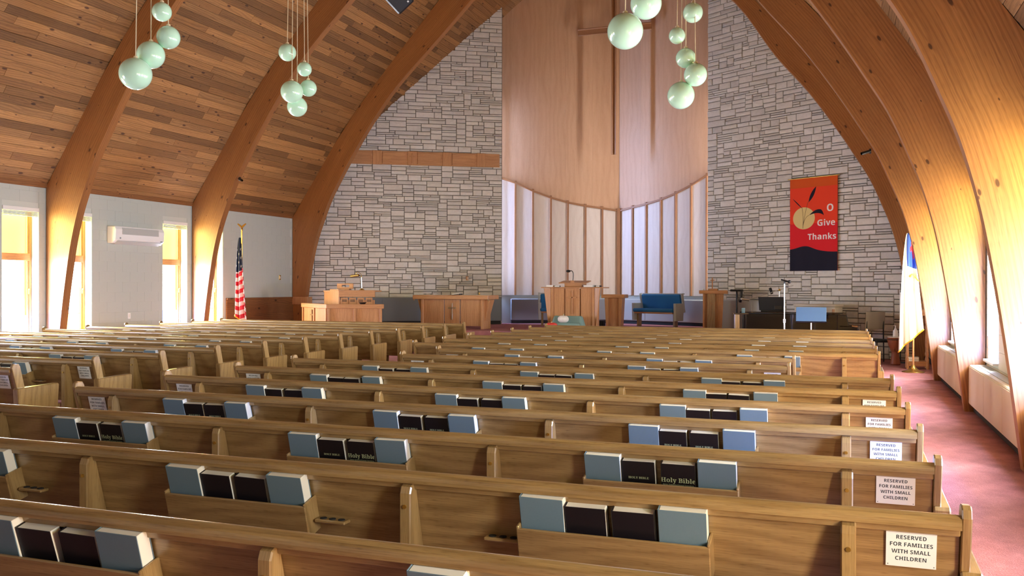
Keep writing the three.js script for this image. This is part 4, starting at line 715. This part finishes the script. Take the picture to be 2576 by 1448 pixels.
// ------------------------------------------------------------------ piano corner
{
  const t = thing('grand_piano', 'black grand piano standing below the harvest banner', 'piano', [-0.9, 0, 19.4], 0);
  mesh('rim', exZ([[-1.06, 0.62], [1.0, 0.62], [1.0, 0.86], [0.86, 0.98], [-1.06, 0.98]], -0.1, 0.75, { bevel: 0.012 }), mat.blackGloss, t);
  mesh('lid', bx(2.02, 0.025, 0.92, -0.1, 1.0, 0.33, { c: 0.008 }), mat.blackGloss, t);
  mesh('cheek', exZ([[0.8, 0.6], [1.16, 0.6], [1.2, 0.66], [1.18, 0.72], [1.02, 0.78], [0.98, 0.98], [0.8, 0.98]], -0.2, -0.1, { bevel: 0.012 }), mat.blackGloss, t); mesh('keybed', bx(0.42, 0.08, 0.9, 1.0, 0.65, 0.3, { c: 0.01 }), mat.blackGloss, t);
  mesh('key_lip', bx(0.34, 0.03, 0.1, 1.02, 0.74, -0.15, { c: 0.01 }), mat.cabDark, t);
  for (const [x, z] of [[-0.85, 0.3], [0.7, 0.0], [0.7, 0.65]]) mesh('leg', lathe([[0, 0], [0.04, 0], [0.045, 0.05], [0.07, 0.1], [0.055, 0.5], [0.08, 0.63], [0, 0.63]], x, 0, z, 16), mat.blackGloss, t);
  mesh('pedal_lyre', [bx(0.05, 0.5, 0.25, 0.85, 0.35, 0.3), bx(0.2, 0.05, 0.3, 0.9, 0.1, 0.3)], mat.blackGloss, t);
  const s = thing('stage_speaker', 'dark grey loudspeaker case standing on the piano', 'speaker', [-1.38, 1.013, 19.8], 0.1); mesh('case', exZ([[-0.28, 0.02], [0.22, 0.02], [0.25, 0.3], [-0.3, 0.3]], -0.14, 0.16, { bevel: 0.012 }), mat.blackMat, s); mesh('foot', bx(0.46, 0.022, 0.26, -0.02, 0.011, 0.01), mat.black, s); mesh('port', bx(0.15, 0.08, 0.01, 0.1, 0.08, -0.145), mat.black, s);
  const b = thing('wooden_chest', 'long pale wooden chest behind the piano', 'chest', [-0.5, 0, 20.85], -0.533); mesh('body', bx(1.0, 1.1, 0.3, 0, 0.55, 0, { axis: 0, c: 0.01 }), mat.beige, b); mesh('lid', bx(1.04, 0.05, 0.34, 0, 1.125, 0, { axis: 0, c: 0.01 }), mat.beige, b); mesh('end_band', bx(0.06, 1.0, 0.31, 0.46, 0.55, -0.005), mat.cab, b);
  const st = thing('side_table', 'small wooden side table at the tail of the piano', 'table', [-2.0, 0, 18.75], 0.2); mesh('tabletop', bx(0.3, 0.03, 0.24, 0.06, 0.985, 0), mat.blackGloss, st); for (const [x, z] of [[-0.035, -0.08], [0.01, -0.08], [-0.035, 0.08], [0.01, 0.08]]) mesh('leg', bx(0.045, 0.97, 0.045, x, 0.485, z, { axis: 1 }), mat.oak, st);
  const g = thing('drinking_glass', 'clear glass beaker on the side table by the piano', 'glass', [-1.88, 1.0, 18.7]); mesh('body', lathe([[0, 0.004], [0.03, 0.004], [0.034, 0.1], [0.038, 0.1], [0.034, 0], [0, 0]], 0, 0, 0, 20), new THREE.MeshPhysicalMaterial({ color: '#dff0f2', transmission: 0.9, thickness: 0, roughness: 0.05 }), g);
}
{ // microphone stand and music stand before the piano
  const t = thing('microphone_stand', 'chrome microphone stand with black microphone before the piano', 'microphone', [-1.04, 0, 17.94]);
  mesh('base', lathe([[0, 0], [0.15, 0], [0.15, 0.02], [0.04, 0.035], [0, 0.035]], 0, 0, 0, 24), mat.black, t); mesh('lower_tube', rod([0, 0.03, 0], [0, 0.9, 0], 0.016), mat.metal, t); mesh('clutch', cyl(0.026, 0.026, 0.07, 0, 0.88, 0), mat.metal, t); mesh('upper_tube', rod([0, 0.9, 0], [0, 1.6, 0], 0.012), mat.metal, t);
  mesh('clip', rod([0, 1.59, 0], [0.005, 1.64, 0], 0.014), mat.black, t); mesh('microphone', [rod([-0.06, 1.665, 0], [0.07, 1.63, -0.03], 0.016), ball(0.032, 0.09, 1.625, -0.035, 14)], mat.black, t);
  const m = thing('music_stand', 'blue grey music stand in front of the piano', 'stand', [-0.56, 0, 18.1]);
  mesh('desk', bx(0.55, 0.3, 0.012, 0, 1.0, 0, { rx: -0.35, axis: 0 }), mat.standBlue, m); mesh('lip', bx(0.57, 0.015, 0.06, 0, 0.86, -0.03, { rx: -0.35 }), mat.black, m); mesh('pole', rod([0, 0.03, 0.02], [0, 0.92, 0.02], 0.013), mat.metal, m);
  for (let k = 0; k < 3; k++) mesh('foot', rod([0, 0.16, 0.02], [0.24 * Math.cos(k * 2.1 + 0.5), 0.012, 0.02 + 0.24 * Math.sin(k * 2.1 + 0.5)], 0.011), mat.black, m);
  const b = thing('boom_microphone', 'boom microphone stand reaching over the piano', 'microphone', [-1.28, 0, 20.3]);
  mesh('pole', rod([0, 0.03, 0], [0, 1.47, 0], 0.013), mat.metal, b); mesh('base', cyl(0.15, 0.16, 0.03, 0, 0.015, 0), mat.black, b); mesh('boom_arm', rod([0.28, 1.56, 0.1], [-0.62, 1.25, -0.2], 0.008), mat.metal, b); mesh('counterweight', rod([-0.2, 1.5, 0.05], [-0.16, 1.38, 0.02], 0.03), mat.blackMat, b); mesh('knob', ball(0.028, 0, 1.46, 0, 12), mat.brass, b); mesh('microphone', [rod([-0.62, 1.24, -0.2], [-0.76, 1.26, -0.22], 0.025), ball(0.03, -0.77, 1.262, -0.222, 12)], mat.metal, b);
}
{ // drum, bottle, candle pole, chair and table in the right corner
  const d = thing('djembe_drum', 'wooden goblet drum standing in the right corner', 'drum', [0.98, 0, 19.2]);
  mesh('shell', lathe([[0, 0], [0.09, 0], [0.095, 0.03], [0.07, 0.2], [0.075, 0.27], [0.13, 0.38], [0.15, 0.5], [0.145, 0.54], [0, 0.54]], 0, 0, 0, 28), M({ color: '#8a4a2c', roughness: 0.5 }), d); mesh('skin', cyl(0.146, 0.146, 0.012, 0, 0.546, 0, 28), mat.page, d); mesh('ring', clean(new THREE.TorusGeometry(0.15, 0.008, 8, 28)).rotateX(Math.PI / 2).translate(0, 0.5, 0), mat.black, d);
  for (let k = 0; k < 12; k++) { const a = k * Math.PI / 6; mesh('rope', rod([0.152 * Math.cos(a), 0.5, 0.152 * Math.sin(a)], [0.085 * Math.cos(a + 0.25), 0.27, 0.085 * Math.sin(a + 0.25)], 0.005, 6), mat.cabDark, d); }
  const b = thing('pump_bottle', 'white pump bottle standing on the drum', 'bottle', [0.98, 0.553, 19.18]); mesh('body', lathe([[0, 0], [0.045, 0], [0.048, 0.01], [0.045, 0.12], [0.02, 0.15], [0.02, 0.17], [0, 0.17]], 0, 0, 0, 18), mat.white, b); mesh('pump', [cyl(0.008, 0.008, 0.05, 0, 0.195, 0, 8), bx(0.05, 0.012, 0.018, -0.015, 0.22, 0)], mat.white, b);
  const p = thing('pole_stand', 'thin pale pole on a dark stand in the right corner', 'stand', [1.1, 0, 19.75]); mesh('lower_pole', rod([0, 0.02, 0], [0, 0.92, 0], 0.012), mat.black, p); mesh('base', cyl(0.12, 0.13, 0.02, 0, 0.01, 0), mat.black, p); mesh('upper_pole', rod([0, 0.92, 0], [0, 1.42, 0], 0.018), mat.white, p); mesh('tip', rod([0, 1.42, 0], [0, 1.58, 0], 0.008), mat.black, p);
  const c = thing('folding_chair', 'dark chair with a pale fabric back beside the drum', 'chair', [0.72, 0, 19.55], 0.5); mesh('backrest', bx(0.42, 0.36, 0.03, 0, 0.85, 0.2, { rx: 0.12, c: 0.015 }), M({ color: '#8f877b', roughness: 0.9 }), c); mesh('seat', bx(0.42, 0.05, 0.4, 0, 0.45, 0, { c: 0.015 }), mat.blackMat, c); for (const [x, z] of [[-0.18, -0.17], [0.18, -0.17], [-0.18, 0.18], [0.18, 0.18]]) mesh('leg', rod([x, 0.01, z], [x, z > 0 ? 0.9 : 0.44, z + (z > 0 ? 0.02 : 0)], 0.013), mat.black, c);
  const w = thing('wooden_stand', 'oak stand with turned legs behind the white flag', 'stand', [1.32, 0, 18.5]);
  const turned = [[0, 0], [0.025, 0], [0.025, 0.18], [0.014, 0.22], [0.028, 0.27], [0.016, 0.32], [0.024, 0.5], [0.014, 0.72], [0.028, 0.77], [0.016, 0.82], [0.026, 0.86], [0.026, 1.0], [0, 1.0]];
  for (const x of [-0.17, 0.17]) for (const z of [-0.14, 0.14]) mesh('leg', lathe(turned, x, 0, z, 14), mat.cab, w); mesh('tabletop', bx(0.44, 0.12, 0.36, 0, 1.06, 0, { axis: 0 }), mat.cab, w); mesh('shelf', bx(0.38, 0.03, 0.32, 0, 0.13, 0, { axis: 0 }), mat.cab, w); mesh('apron', bx(0.36, 0.07, 0.02, 0, 0.09, -0.14, { axis: 0 }), mat.cab, w);
  flatBook('pale book on the shelf of the turned leg stand, lower one', 1.24, 0.146, 18.42, 0.2, 0.03, 0.16, mat.page); flatBook('grey green book on top of the pale shelf book', 1.24, 0.177, 18.43, 0.2, 0.05, 0.16, M({ color: '#a9b2a6', roughness: 0.7 }), 0.05);
}
{ const t = thing('pink_box', 'small pink tissue box on a left block pew seat by the aisle', 'box', [-6.95, 0.448, ROWZ(11) + 0.3]); mesh('body', bx(0.12, 0.07, 0.1, 0, 0.035, 0, { c: 0.005 }), M({ color: '#d79ad0', roughness: 0.8 }), t); mesh('slot', bx(0.07, 0.004, 0.03, 0, 0.071, 0, { c: 0.001 }), mat.white, t); }

renderer.render(scene, camera);
